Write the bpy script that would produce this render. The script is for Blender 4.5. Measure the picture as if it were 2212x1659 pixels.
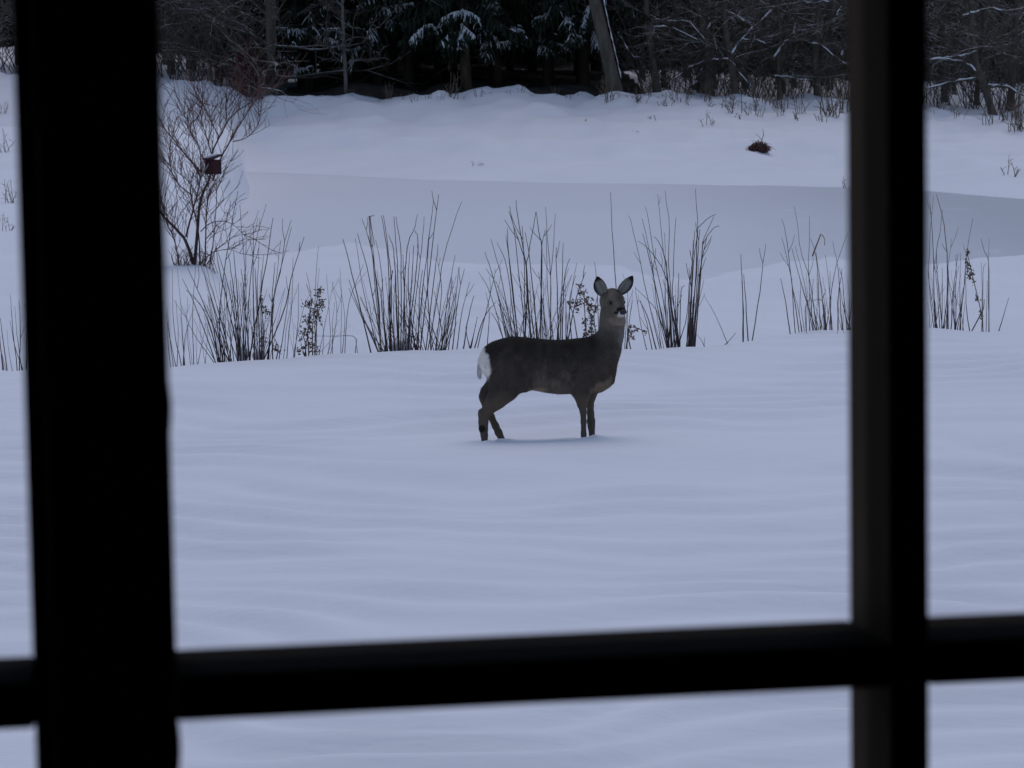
import bpy, math, random
import numpy as np
from mathutils import Vector, Matrix

for o in list(bpy.data.objects):
    bpy.data.objects.remove(o)
scene = bpy.context.scene
COL = scene.collection
R = math.radians

# ------------------------------------------------------------------ camera
CAM = np.array([0.0, 0.0, 2.55])
FPX = 6000.0                       # focal length for a frame 2212 wide
PITCH = math.atan((829.5 - 60) / FPX)
ROLL = -0.010
_F = np.array([0, math.cos(PITCH), -math.sin(PITCH)])
_R0 = np.array([1.0, 0, 0]); _U0 = np.array([0, math.sin(PITCH), math.cos(PITCH)])
_R = math.cos(ROLL) * _R0 + math.sin(ROLL) * _U0
_U = -math.sin(ROLL) * _R0 + math.cos(ROLL) * _U0
cam = bpy.data.cameras.new('camera')
cam.sensor_width = 36.0
cam.lens = 36.0 * FPX / 2212.0
cam.clip_start = 0.05; cam.clip_end = 3000
cam.dof.use_dof = True
cam.dof.focus_distance = 17.4
cam.dof.aperture_fstop = 13.0
camo = bpy.data.objects.new('camera', cam); COL.objects.link(camo)
M = Matrix.Identity(4)
for i in range(3):
    M[i][0] = _R[i]; M[i][1] = _U[i]; M[i][2] = -_F[i]; M[i][3] = CAM[i]
camo.matrix_world = M
scene.camera = camo

# ------------------------------------------------------------------ sky and sun (overcast winter dusk)
SUN_EL, SUN_AZ = 70.0, 12.0        # azimuth from +Y, clockwise; beyond the wood, behind thick cloud
SKY_STRENGTH, SUN_STRENGTH, EXPOSURE = 0.10, 0.75, 0.09
world = bpy.data.worlds.new('World'); scene.world = world
world.use_nodes = True
wn = world.node_tree; wn.nodes.clear()
sky = wn.nodes.new('ShaderNodeTexSky'); sky.sky_type = 'NISHITA'; sky.sun_disc = False
sky.sun_elevation = R(SUN_EL); sky.sun_rotation = R(SUN_AZ)
sky.air_density = 1.0; sky.dust_density = 0.6; sky.ozone_density = 1.5
bg = wn.nodes.new('ShaderNodeBackground'); bg.inputs[1].default_value = SKY_STRENGTH
wo = wn.nodes.new('ShaderNodeOutputWorld')
wn.links.new(sky.outputs[0], bg.inputs[0]); wn.links.new(bg.outputs[0], wo.inputs[0])
sl = bpy.data.lights.new('sun', 'SUN'); sl.energy = SUN_STRENGTH; sl.angle = R(48); sl.color = (1.0, 0.95, 0.9)
so = bpy.data.objects.new('sun', sl); COL.objects.link(so)
sd = Vector((math.sin(R(SUN_AZ)) * math.cos(R(SUN_EL)), math.cos(R(SUN_AZ)) * math.cos(R(SUN_EL)), math.sin(R(SUN_EL))))
so.rotation_euler = (-sd).to_track_quat('-Z', 'Y').to_euler()
so.location = (0, 0, 40)
scene.view_settings.view_transform = 'Standard'
scene.view_settings.look = 'None'
scene.view_settings.exposure = EXPOSURE
scene.view_settings.gamma = 1.0
scene.view_settings.use_curve_mapping = False
scene.cycles.max_bounces = 8
scene.cycles.transparent_max_bounces = 12
scene.cycles.caustics_reflective = False; scene.cycles.caustics_refractive = False

# ------------------------------------------------------------------ helpers
rng = random.Random(7)

def ray(px, py):
    return _F + (px - 1106.0) / FPX * _R + (829.5 - py) / FPX * _U

def at_depth(px, py, Y):
    d = ray(px, py); return CAM + d * (Y / d[1])

def at_height(px, py, z):
    d = ray(px, py); return CAM + d * ((z - CAM[2]) / d[2])

def n2(x, y):                       # native photo pixels -> 2212 frame
    return x * 2212 / 3000.0, y * 2212 / 3000.0

def tag(o, label=None, cat=None, group=None, kind=None):
    if label: o['label'] = label
    if cat: o['category'] = cat
    if group: o['group'] = group
    if kind: o['kind'] = kind
    return o

def empty(name, loc, label, cat, group=None, rz=0):
    o = bpy.data.objects.new(name, None); COL.objects.link(o)
    o.empty_display_size = 0.1
    o.location = [float(v) for v in loc]; o.rotation_euler = (0, 0, rz)
    return tag(o, label, cat, group)

def link(name, mesh, parent=None, loc=(0, 0, 0)):
    o = bpy.data.objects.new(name, mesh); COL.objects.link(o)
    if parent: o.parent = parent
    o.location = loc
    return o

def copy_tree(o, parent=None):
    c = o.copy(); COL.objects.link(c)
    if parent: c.parent = parent
    for ch in o.children: copy_tree(ch, c)
    return c

ONES = ['', 'first', 'second', 'third', 'fourth', 'fifth', 'sixth', 'seventh', 'eighth', 'ninth', 'tenth', 'eleventh', 'twelfth', 'thirteenth', 'fourteenth', 'fifteenth', 'sixteenth', 'seventeenth', 'eighteenth', 'nineteenth']
def ordinal(n):
    if n < 20: return ONES[n]
    t = {2: 'twent', 3: 'thirt', 4: 'fort', 5: 'fift', 6: 'sixt', 7: 'sevent', 8: 'eight'}[n // 10]
    return t + 'ieth' if n % 10 == 0 else t + 'y-' + ONES[n % 10]
def relabel(objs, fmt, rev=False):
    for i, o in enumerate(sorted(objs, key=lambda o: o.location[0] / o.location[1], reverse=rev)): o['label'] = fmt.format(ordinal(i + 1))

class MB:
    """collects shapes for one mesh"""
    def __init__(s): s.v = []; s.f = []; s.m = []
    def add(s, vs, fs, mi=0):
        b = len(s.v); s.v.extend([tuple(map(float, v)) for v in vs])
        for f in fs: s.f.append(tuple(i + b for i in f)); s.m.append(mi)
    def tube(s, pts, rad, sides=5, mi=0, cap=True):
        pts = [np.asarray(p, float) for p in pts]; n = len(pts)
        vs = []; prev = None
        for i, p in enumerate(pts):
            t = pts[min(i + 1, n - 1)] - pts[max(i - 1, 0)]
            t = t / (np.linalg.norm(t) + 1e-9)
            if prev is None:
                a = np.array([1.0, 0, 0]) if abs(t[0]) < 0.8 else np.array([0, 1.0, 0])
            else: a = prev
            a = a - t * a.dot(t); a = a / (np.linalg.norm(a) + 1e-9); prev = a
            b = np.cross(t, a); r = rad[i]
            for k in range(sides):
                q = 2 * math.pi * k / sides
                vs.append(p + r * (math.cos(q) * a + math.sin(q) * b))
        fs = []
        for i in range(n - 1):
            for k in range(sides):
                k2 = (k + 1) % sides
                fs.append((i * sides + k, i * sides + k2, (i + 1) * sides + k2, (i + 1) * sides + k))
        if cap:
            fs.append(tuple(range(sides - 1, -1, -1))); fs.append(tuple((n - 1) * sides + k for k in range(sides)))
        s.add(vs, fs, mi)
    def box(s, a, b, mi=0):
        x0, y0, z0 = a; x1, y1, z1 = b
        s.add([(x0, y0, z0), (x1, y0, z0), (x1, y1, z0), (x0, y1, z0), (x0, y0, z1), (x1, y0, z1), (x1, y1, z1), (x0, y1, z1)],
              [(0, 3, 2, 1), (4, 5, 6, 7), (0, 1, 5, 4), (1, 2, 6, 5), (2, 3, 7, 6), (3, 0, 4, 7)], mi)
    def mesh(s, name, mats, smooth=True, origin=None):
        me = bpy.data.meshes.new(name)
        v = np.array(s.v, dtype=np.float32).reshape(-1, 3)
        if origin is not None: v = v - np.asarray(origin, dtype=np.float32)
        me.from_pydata(v.tolist(), [], s.f)
        for m in (mats if isinstance(mats, (list, tuple)) else [mats]): me.materials.append(m)
        me.polygons.foreach_set('material_index', s.m)
        me.polygons.foreach_set('use_smooth', [smooth] * len(s.f))
        me.update()
        return me
    def build(s, name, mats, parent=None, smooth=True, origin=None):
        return link(name, s.mesh(name, mats, smooth, origin), parent)

def spline(pts, n):
    """Catmull-Rom through pts, n samples"""
    P = [np.asarray(p, float) for p in pts]
    if len(P) == 2: return [P[0] + (P[1] - P[0]) * i / (n - 1) for i in range(n)]
    P = [2 * P[0] - P[1]] + P + [2 * P[-1] - P[-2]]
    out = []; segs = len(P) - 3
    for i in range(n):
        u = i / (n - 1) * segs; k = min(int(u), segs - 1); t = u - k
        a, b, c, d = P[k:k + 4]
        out.append(0.5 * (2 * b + (c - a) * t + (2 * a - 5 * b + 4 * c - d) * t * t + (3 * b - a - 3 * c + d) * t ** 3))
    return out

def _hash(ix, iy, seed):
    h = (ix.astype(np.int64) * 374761393 + iy.astype(np.int64) * 668265263 + seed * 974634721) & 0xffffffff
    h = ((h ^ (h >> 13)) * 1274126177) & 0xffffffff
    h = h ^ (h >> 16)
    return (h & 0xffff) / 65535.0
def vnoise(x, y, seed=0):
    x = np.asarray(x, float); y = np.asarray(y, float)
    ix = np.floor(x); iy = np.floor(y); fx = x - ix; fy = y - iy
    fx = fx * fx * fx * (fx * (fx * 6 - 15) + 10); fy = fy * fy * fy * (fy * (fy * 6 - 15) + 10)
    a = _hash(ix, iy, seed); b = _hash(ix + 1, iy, seed); c = _hash(ix, iy + 1, seed); d = _hash(ix + 1, iy + 1, seed)
    return (a + (b - a) * fx) * (1 - fy) + (c + (d - c) * fx) * fy - 0.5
def fbm(x, y, seed=0, oct=3):
    s = 0; a = 1.0
    for k in range(oct):
        s = s + a * vnoise(x * 2 ** k + 17.3 * k, y * 2 ** k + 5.1 * k, seed + k); a *= 0.5
    return s
def sst(e0, e1, x):
    t = np.clip((x - e0) / (e1 - e0), 0, 1); return t * t * (3 - 2 * t)

# ------------------------------------------------------------------ materials
def mat(name, col, rough=0.8, noise=0.0, scale=20.0, col2=None, bump=0.0, bscale=60.0, spec=0.3, stretch=None):
    m = bpy.data.materials.new(name); m.use_nodes = True
    nt = m.node_tree; b = nt.nodes['Principled BSDF']
    b.inputs['Roughness'].default_value = rough
    b.inputs['Specular IOR Level'].default_value = spec
    b.inputs['Base Color'].default_value = (*col, 1)
    tc = nt.nodes.new('ShaderNodeTexCoord'); src = tc.outputs['Object']
    if stretch:
        mp = nt.nodes.new('ShaderNodeMapping'); mp.inputs['Scale'].default_value = stretch
        nt.links.new(src, mp.inputs[0]); src = mp.outputs[0]
    if col2 is not None:
        n = nt.nodes.new('ShaderNodeTexNoise'); n.inputs['Scale'].default_value = scale; n.inputs['Detail'].default_value = 5
        nt.links.new(src, n.inputs['Vector'])
        cr = nt.nodes.new('ShaderNodeValToRGB')
        cr.color_ramp.elements[0].position = 0.35; cr.color_ramp.elements[0].color = (*col, 1)
        cr.color_ramp.elements[1].position = 0.65; cr.color_ramp.elements[1].color = (*col2, 1)
        nt.links.new(n.outputs[0], cr.inputs[0]); nt.links.new(cr.outputs[0], b.inputs['Base Color'])
    if bump:
        n = nt.nodes.new('ShaderNodeTexNoise'); n.inputs['Scale'].default_value = bscale; n.inputs['Detail'].default_value = 4
        nt.links.new(src, n.inputs['Vector'])
        bp = nt.nodes.new('ShaderNodeBump'); bp.inputs['Strength'].default_value = bump; bp.inputs['Distance'].default_value = 0.02
        nt.links.new(n.outputs[0], bp.inputs['Height']); nt.links.new(bp.outputs[0], b.inputs['Normal'])
    return m

SNOWC = (0.80, 0.805, 0.84)
def snow_dusted(name, col, col2, lo, hi, rough=0.9, scale=12.0, nscale=3.0):
    """bark with snow lying where the surface looks up"""
    m = mat(name, col, rough, col2=col2, scale=scale, spec=0.1)
    nt = m.node_tree; b = nt.nodes['Principled BSDF']
    lk = b.inputs['Base Color'].links[0].from_socket
    g = nt.nodes.new('ShaderNodeNewGeometry'); sx = nt.nodes.new('ShaderNodeSeparateXYZ')
    nt.links.new(g.outputs['Normal'], sx.inputs[0])
    n = nt.nodes.new('ShaderNodeTexNoise'); n.inputs['Scale'].default_value = nscale; n.inputs['Detail'].default_value = 2
    nt.links.new(g.outputs['Position'], n.inputs['Vector'])
    ad = nt.nodes.new('ShaderNodeMath'); ad.operation = 'MULTIPLY_ADD'
    nt.links.new(n.outputs[0], ad.inputs[0]); ad.inputs[1].default_value = 1.6; nt.links.new(sx.outputs[2], ad.inputs[2])
    mr = nt.nodes.new('ShaderNodeMapRange'); mr.inputs[1].default_value = lo; mr.inputs[2].default_value = hi
    nt.links.new(ad.outputs[0], mr.inputs[0])
    mx = nt.nodes.new('ShaderNodeMix'); mx.data_type = 'RGBA'
    nt.links.new(mr.outputs[0], mx.inputs[0]); nt.links.new(lk, mx.inputs[6]); mx.inputs[7].default_value = (*SNOWC, 1)
    nt.links.new(mx.outputs[2], b.inputs['Base Color'])
    return m

M_snow = mat('snow', (0.795, 0.775, 0.83), 0.75, col2=(0.83, 0.81, 0.865), scale=0.9, bump=0.55, bscale=11.0, spec=0.2, stretch=(0.4, 1, 1))
M_snowload = mat('snow_on_branches', (0.75, 0.76, 0.80), 0.8, col2=SNOWC, scale=5, bump=0.4, bscale=30)
def ice_mat():
    m = bpy.data.materials.new('pond_ice'); m.use_nodes = True
    nt = m.node_tree; b = nt.nodes['Principled BSDF']; b.inputs['Roughness'].default_value = .6; b.inputs['Specular IOR Level'].default_value = .2
    tc = nt.nodes.new('ShaderNodeTexCoord'); mp = nt.nodes.new('ShaderNodeMapping'); mp.inputs['Scale'].default_value = (.12, .12, 1); nt.links.new(tc.outputs['Object'], mp.inputs[0])
    big = nt.nodes.new('ShaderNodeTexNoise'); big.inputs['Scale'].default_value = 1.0; big.inputs['Detail'].default_value = 5; nt.links.new(mp.outputs[0], big.inputs['Vector'])
    sx = nt.nodes.new('ShaderNodeSeparateXYZ'); nt.links.new(tc.outputs['Object'], sx.inputs[0])
    g = nt.nodes.new('ShaderNodeMapRange'); g.inputs[1].default_value = 2.5; g.inputs[2].default_value = 10; nt.links.new(sx.outputs[0], g.inputs[0])
    ad = nt.nodes.new('ShaderNodeMath'); ad.operation = 'MULTIPLY_ADD'; ad.inputs[1].default_value = .40; nt.links.new(big.outputs[0], ad.inputs[0]); nt.links.new(g.outputs[0], ad.inputs[2])
    cr = nt.nodes.new('ShaderNodeValToRGB'); cr.color_ramp.elements[0].position = .15; cr.color_ramp.elements[0].color = (.735, .725, .78, 1); cr.color_ramp.elements[1].position = 1.1; cr.color_ramp.elements[1].color = (.50, .505, .55, 1)
    cr.color_ramp.elements[1].position = 1.0; nt.links.new(ad.outputs[0], cr.inputs[0])
    mp2 = nt.nodes.new('ShaderNodeMapping'); mp2.inputs['Scale'].default_value = (.55, .9, 1); nt.links.new(tc.outputs['Object'], mp2.inputs[0])
    st = nt.nodes.new('ShaderNodeTexNoise'); st.inputs['Scale'].default_value = 1.7; st.inputs['Detail'].default_value = 6; st.inputs['Roughness'].default_value = .65; nt.links.new(mp2.outputs[0], st.inputs['Vector'])
    sr = nt.nodes.new('ShaderNodeMapRange'); sr.inputs[1].default_value = .60; sr.inputs[2].default_value = .72; sr.inputs[4].default_value = .75; nt.links.new(st.outputs[0], sr.inputs[0])
    mx = nt.nodes.new('ShaderNodeMix'); mx.data_type = 'RGBA'; nt.links.new(sr.outputs[0], mx.inputs[0]); nt.links.new(cr.outputs[0], mx.inputs[6]); mx.inputs[7].default_value = (.78, .775, .83, 1)
    nt.links.new(mx.outputs[2], b.inputs['Base Color'])
    return m
M_ice = ice_mat()
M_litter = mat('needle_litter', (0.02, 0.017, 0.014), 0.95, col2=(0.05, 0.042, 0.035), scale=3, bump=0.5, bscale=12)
M_stem = mat('willow_stem', (0.046, 0.036, 0.037), 0.7, col2=(0.085, 0.067, 0.062), scale=14, bump=0.2)
M_stemred = mat('reddish_stem', (0.085, 0.034, 0.030), 0.7, col2=(0.125, 0.06, 0.052), scale=14)
M_reed = mat('dry_reed', (0.17, 0.11, 0.06), 0.8, col2=(0.26, 0.19, 0.12), scale=20)
M_dry = mat('dry_weed', (0.10, 0.072, 0.055), 0.9, col2=(0.19, 0.14, 0.105), scale=30)
M_bark = mat('grey_bark', (0.07, 0.060, 0.048), 0.9, col2=(0.125, 0.108, 0.086), scale=9, bump=0.8, bscale=25, stretch=(1, 1, 0.25))
M_barkbrown = mat('brown_bark', (0.016, 0.012, 0.010), 0.9, col2=(0.034, 0.024, 0.018), scale=9, bump=0.8, bscale=25, stretch=(1, 1, 0.3))
M_branch = snow_dusted('dusted_branch', (0.055, 0.048, 0.042), (0.10, 0.088, 0.076), 1.45, 1.75)
M_twig = snow_dusted('dusted_twig', (0.075, 0.063, 0.054), (0.13, 0.11, 0.094), 1.45, 1.85)
M_twigred = snow_dusted('red_twig', (0.07, 0.024, 0.024), (0.11, 0.045, 0.04), 1.85, 2.2)
M_needle = snow_dusted('spruce_needles', (0.012, 0.018, 0.013), (0.028, 0.04, 0.026), 1.60, 2.6, 0.85, 4, 2.0)
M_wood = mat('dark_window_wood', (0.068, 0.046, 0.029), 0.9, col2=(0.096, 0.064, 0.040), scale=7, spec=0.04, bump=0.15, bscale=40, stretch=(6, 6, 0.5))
M_wooddark = mat('shaded_window_wood', (0.016, 0.012, 0.009), 0.95, col2=(0.026, 0.019, 0.014), scale=7, spec=0.03, bump=0.15, bscale=40, stretch=(0.5, 6, 6))  # window wood with shade put into its colour, offsetting skylight on the level bars
M_roomwall = mat('dark_room_wall', (0.05, 0.045, 0.04), 0.9, col2=(0.065, 0.058, 0.05), scale=3)
M_iron = mat('dark_iron', (0.03, 0.028, 0.026), 0.5, col2=(0.05, 0.04, 0.033), scale=40)
M_boxred = mat('red_painted_board', (0.030, 0.008, 0.011), 0.85, col2=(0.050, 0.012, 0.016), scale=12, bump=0.2)
M_boxgreen = mat('mossy_roof_board', (0.045, 0.05, 0.035), 0.85, col2=(0.08, 0.085, 0.06), scale=12)
M_hole = mat('nest_hole_rim', (0.02, 0.016, 0.014), 0.9, col2=(0.03, 0.025, 0.02), scale=10)
M_perch = mat('pale_stick', (0.33, 0.31, 0.27), 0.8, col2=(0.24, 0.22, 0.19), scale=30)
M_nose = mat('wet_black_nose', (0.012, 0.011, 0.013), 0.6, col2=(0.02, 0.018, 0.02), scale=60, bump=0.2, bscale=300, spec=0.5)
M_eye = mat('dark_eye', (0.006, 0.005, 0.005), 0.3, col2=(0.010, 0.008, 0.007), scale=10, spec=0.2)

def glass_mat():
    m = bpy.data.materials.new('window_glass'); m.use_nodes = True
    nt = m.node_tree; nt.nodes.clear()
    tr = nt.nodes.new('ShaderNodeBsdfTransparent'); tr.inputs[0].default_value = (0.985, 0.99, 0.99, 1)
    gl = nt.nodes.new('ShaderNodeBsdfGlossy'); gl.inputs['Roughness'].default_value = 0.02
    fr = nt.nodes.new('ShaderNodeFresnel'); fr.inputs[0].default_value = 1.3
    mx = nt.nodes.new('ShaderNodeMixShader'); out = nt.nodes.new('ShaderNodeOutputMaterial')
    nt.links.new(fr.outputs[0], mx.inputs[0]); nt.links.new(tr.outputs[0], mx.inputs[1]); nt.links.new(gl.outputs[0], mx.inputs[2])
    nt.links.new(mx.outputs[0], out.inputs[0])
    return m
M_glass = glass_mat()

# ------------------------------------------------------------------ terrain
ICE_Z = -0.75
def curve_from(pxs, z):
    P = [at_height(px, py, z) for px, py in pxs]
    P.sort(key=lambda p: p[0])
    return np.array([p[0] for p in P]), np.array([p[1] for p in P])
CREST = curve_from([(0, 803), (200, 800), (370, 792), (450, 782), (600, 773), (700, 767), (820, 758), (950, 761), (1040, 752), (1200, 745), (1400, 754), (1500, 749), (1600, 743), (1690, 724), (1800, 711), (2000, 709), (2140, 716), (2212, 706)], 0.0)
NEAR = curve_from([(380, 560), (500, 568), (600, 556), (660, 545), (760, 527), (860, 545), (960, 568), (1060, 571), (1250, 571), (1340, 578), (1400, 596), (1500, 608), (1600, 590), (1690, 566), (1800, 562), (1950, 580), (2060, 575), (2130, 562), (2212, 552)], ICE_Z)
FAR = curve_from([(380, 366), (520, 370), (750, 380), (900, 388), (1300, 397), (1600, 401), (1840, 406), (2010, 413), (2212, 431)], ICE_Z)
FEDGE_PX = np.array([-400, 0, 340, 450, 560, 620, 760, 880, 960, 1060, 1300, 1500, 1700, 1840, 2010, 2212, 2700])
FEDGE_PY = np.array([155, 158, 176, 190, 212, 217, 205, 212, 207, 204, 208, 216, 226, 232, 238, 250, 262])
def forest_edge(px): return np.interp(px, FEDGE_PX, FEDGE_PY)
FY = 75.0
_fp = [at_depth(a, b, FY) for a, b in zip(FEDGE_PX, FEDGE_PY)]
FEX = np.array([p[0] for p in _fp]); FEZ = np.array([p[2] for p in _fp])

FEET = []           # filled below: hollows round the deer's legs
def ground(x, Y):
    x = np.asarray(x, float); Y = np.asarray(Y, float)
    yc = np.interp(x, *CREST) + 0.10 * fbm(x / 0.7, x * 0 + 3, 41)
    yn = np.interp(x, *NEAR); yf = np.interp(x, *FAR)
    fade = np.clip((yc - Y) / 2.0, 0, 1)
    wx = x + 1.2 * fbm(x / 3.0, Y / 3.0, 91, 2); wy_ = Y + 0.7 * fbm(x / 2.5, Y / 4.0, 92, 2)
    ph = Y / 0.52 + 3.0 * fbm(x / 2.6, Y / 3.0, 91, 2) + 0.6 * fbm(x / 0.8, Y / 1.2, 93, 2)
    f = ph - np.floor(ph)
    saw = np.where(f < .38, sst(0, .38, f), 1 - sst(.38, 1.0, f))
    amp = 0.052 * np.clip(.82 + 1.4 * fbm(wx / 1.5, wy_ / 0.8, 94, 2), .04, 1.2)
    amp = amp * (1 - .9 * np.exp(-(((x - DEER[0]) / 1.2) ** 2 + ((Y - DEER[1]) / .8) ** 2)))
    rip = amp * saw + 0.040 * fbm(wx / 3.2, wy_ / 1.1, 3, 2) + 0.06 * fbm(x / 9, Y / 5, 21, 2)
    z = rip * (0.35 + 0.65 * fade)
    # bank behind the garden edge, sloping to the ice
    s = Y - yc
    drop = -0.40 * sst(-0.05, 1.3, s)
    tt = np.clip((Y - yc - 1.3) / np.maximum(yn - yc - 1.3, 1.0), 0, 1)
    slope = (ICE_Z + 0.40) * tt
    mound = 0.30 * fbm(x / 2.0, Y / 3.5, 31, 3) * sst(1.0, 3.0, s) * (1 - sst(0.8, 1.0, tt))
    z = z * (1 - 0.6 * sst(0, 2, s)) + drop + slope + mound
    z = np.where(Y < yn, np.maximum(z, ICE_Z + .02 + .10 * (1 - tt)), z)
    z = z + 0.045 * fbm(x / .8, Y / 1.6, 97, 3) * sst(3.0, 0.5, np.abs(Y - yn))
    z = z - 0.30 * sst(-.2, 4.0, Y - yn)
    # far bank
    fe = np.interp(x, FEX, FEZ)
    far = ICE_Z + (fe - ICE_Z) * np.clip((Y - yf) / (FY - yf), -0.06, 1.0) ** 1.0
    far = far + 0.018 * np.clip(Y - FY, 0, 400)
    far = far + (0.20 * fbm(x / 2.2, Y / 2.4, 51, 3) + 0.22 * fbm(x / 0.9, Y / 1.0, 52, 3)) * sst(0.5, 6, Y - yf)
    hump = 0.40 * np.clip(fbm(x / 1.1, Y / 1.0, 61, 3), 0, 1) * sst(2.0, 0.3, np.abs(Y - FY + 0.5))
    far = far + hump
    w = sst(-1.2, 1.0, Y - yf + 0.8)
    far = far + 0.05 * fbm(x / 1.1, Y / 2.0, 98, 3) * sst(2.5, 0.3, np.abs(Y - yf))
    z = z * (1 - w) + far * w
    # land closing the pond on the left
    xl = -0.0955 * Y + 0.16 + 0.12 * np.sin(Y * 0.35)
    zl = np.interp(Y, [0, 22, 26, 33, 45, 60, 75, 76], [0, 0, -0.24, -0.23, 0.05, 0.5, 0, 0]) + 0.10 * fbm(x / 1.8, Y / 3.0, 71, 3)
    wl = sst(0.0, 0.60, xl - x) * sst(25, 29, Y) * (1 - sst(66, 75, Y))
    z = z * (1 - wl) + np.maximum(z, zl) * wl
    for fx, fy in FEET:
        q = ((x - fx) ** 2 + (Y - fy) ** 2)
        z = z - 0.045 * np.exp(-q / 0.0035) + 0.006 * np.exp(-q / 0.022) + 0.022 * np.exp(-((x - fx - .02) ** 2 + (Y - fy + .10) ** 2) / 0.0025)
    return z

# deer's place is needed before the ground is meshed
DEER = at_height(1187.5, 941.0, 0.0)
DZ = 1436.0
def dl(cx, cy, y):
    """deer frame: x along the picture plane, y away, z up"""
    return np.array([(cx - 800) / DZ, y, (1520 - cy) / DZ / 0.9893 - 0.1475 * y])
for cx, cy, y in ((212, 1560, -0.11), (345, 1490, 0.05), (1106, 1500, -0.03), (1180, 1440, 0.13)):
    FEET.append((DEER[0] + (cx - 800) / DZ, DEER[1] + y))

def grid_axis(parts):
    a = []
    for lo, hi, st in parts: a += list(np.arange(lo, hi, st))
    a.append(parts[-1][1]); return np.array(a)
Ys = grid_axis([(-120, 0, 12), (0, 8, 0.8), (8, 24.5, 0.055), (24.5, 40, 0.18), (40, 80, 0.25), (80, 130, 2), (130, 900, 40)])
us = np.concatenate([-np.geomspace(24, 1.15, 18), np.linspace(-1, 1, 210), np.geomspace(1.15, 24, 18)])
UU, YY = np.meshgrid(us, Ys)
XX = UU * (3.0 + np.clip(YY, 0, 900) * 0.19)
ZZ = ground(XX, YY)
def sheet(name, X, Y, Z, m):
    h, w = X.shape
    v = np.stack([X, Y, Z], -1).reshape(-1, 3)
    i = np.arange(h * w).reshape(h, w)
    f = np.stack([i[:-1, :-1], i[:-1, 1:], i[1:, 1:], i[1:, :-1]], -1).reshape(-1, 4)
    me = bpy.data.meshes.new(name); me.from_pydata(v.tolist(), [], f.tolist()); me.materials.append(m)
    me.polygons.foreach_set('use_smooth', [True] * len(f)); me.update()
    return link(name, me)
tag(sheet('snow_ground', XX, YY, ZZ, M_snow), 'snow covered garden, banks and clearing in soft ripples', kind='structure')
ix = np.linspace(-9, 18, 60); iy = np.linspace(27, 70, 60)
IX, IY = np.meshgrid(ix, iy)
tag(sheet('frozen_pond', IX, IY, IX * 0 + ICE_Z, M_ice), 'grey frozen pond dusted with snow', kind='structure')
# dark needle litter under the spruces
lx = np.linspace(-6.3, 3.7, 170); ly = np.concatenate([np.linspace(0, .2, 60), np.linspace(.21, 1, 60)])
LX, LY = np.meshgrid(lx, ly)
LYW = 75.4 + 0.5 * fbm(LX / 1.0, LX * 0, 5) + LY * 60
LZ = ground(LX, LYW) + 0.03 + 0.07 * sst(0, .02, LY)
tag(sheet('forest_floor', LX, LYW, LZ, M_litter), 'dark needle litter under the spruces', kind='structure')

# ------------------------------------------------------------------ the dark room and its window
PSI = R(9.0)
WN = np.array([-math.sin(PSI), math.cos(PSI), 0]); WU = np.array([math.cos(PSI), math.sin(PSI), 0])
TILT = R(2.3)                      # the old frame leans a little outwards at the top
WN0 = WN; WN = math.cos(TILT) * WN0 - math.sin(TILT) * np.array([0, 0, 1.0]); WV = np.cross(WU, WN)
WMID = CAM + _F * (1.7 / _F[1]); WC = WMID - WV * WMID[2]
WALL0 = np.array([WMID[0], WMID[1], 0.0])
def on_window(px, py, w=0.0):
    d = ray(px, py); p0 = WC + WN * w
    t = (p0 - CAM).dot(WN) / d.dot(WN); p = CAM + d * t
    return (p - p0).dot(WU), (p - WC).dot(WV)
win = empty('window', WC, 'dark wooden window with narrow glazing bars, seen from inside the room', 'window')
win.matrix_world = Matrix(((WU[0], WN[0], WV[0], WC[0]), (WU[1], WN[1], WV[1], WC[1]), (WU[2], WN[2], WV[2], WC[2]), (0, 0, 0, 1)))
DEP = 0.097
post_l = on_window(92, 829, -0.035)[0]; post_r = on_window(366, 829, -0.035)[0]
mu_l = on_window(1922, 829)[0]; mu_r = on_window(2007, 829)[0]
bar_b = on_window(1106, 1526)[1]; bar_t = on_window(1106, 1429)[1]
sash_l = on_window(52, 829)[0]
PW = mu_l - post_r; PH = 0.44
u0 = post_l - (PW + (mu_r - mu_l) + PW + 0.06); u1 = mu_r + PW + 0.05
z0w = bar_b - PH - 0.05; z1w = bar_t + 2 * PH + (bar_t - bar_b) + 0.05
def bevel_box(name, a, b, m, bev=0.003):
    mb = MB(); mb.box(a, b); me = mb.mesh(name, m, False)
    o = link(name, me, win)
    md = o.modifiers.new('bevel', 'BEVEL'); md.width = bev; md.segments = 2
    return o
# outer frame
bevel_box('frame_jamb', (u0 - 0.06, -0.04, z0w - 0.06), (u0, 0.11, z1w + 0.06), M_wood)
bevel_box('frame_jamb', (u1, -0.04, z0w - 0.06), (u1 + 0.06, 0.11, z1w + 0.06), M_wood)
bevel_box('frame_head', (u0, -0.041, z1w), (u1, 0.109, z1w + 0.06), M_wood)
bevel_box('window_sill', (u0, -0.12, z0w - 0.06), (u1, 0.109, z0w), M_wood)
bevel_box('centre_post', (post_l, -0.035, z0w), (post_r, 0.09, z1w), M_wood, 0.006)
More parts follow.
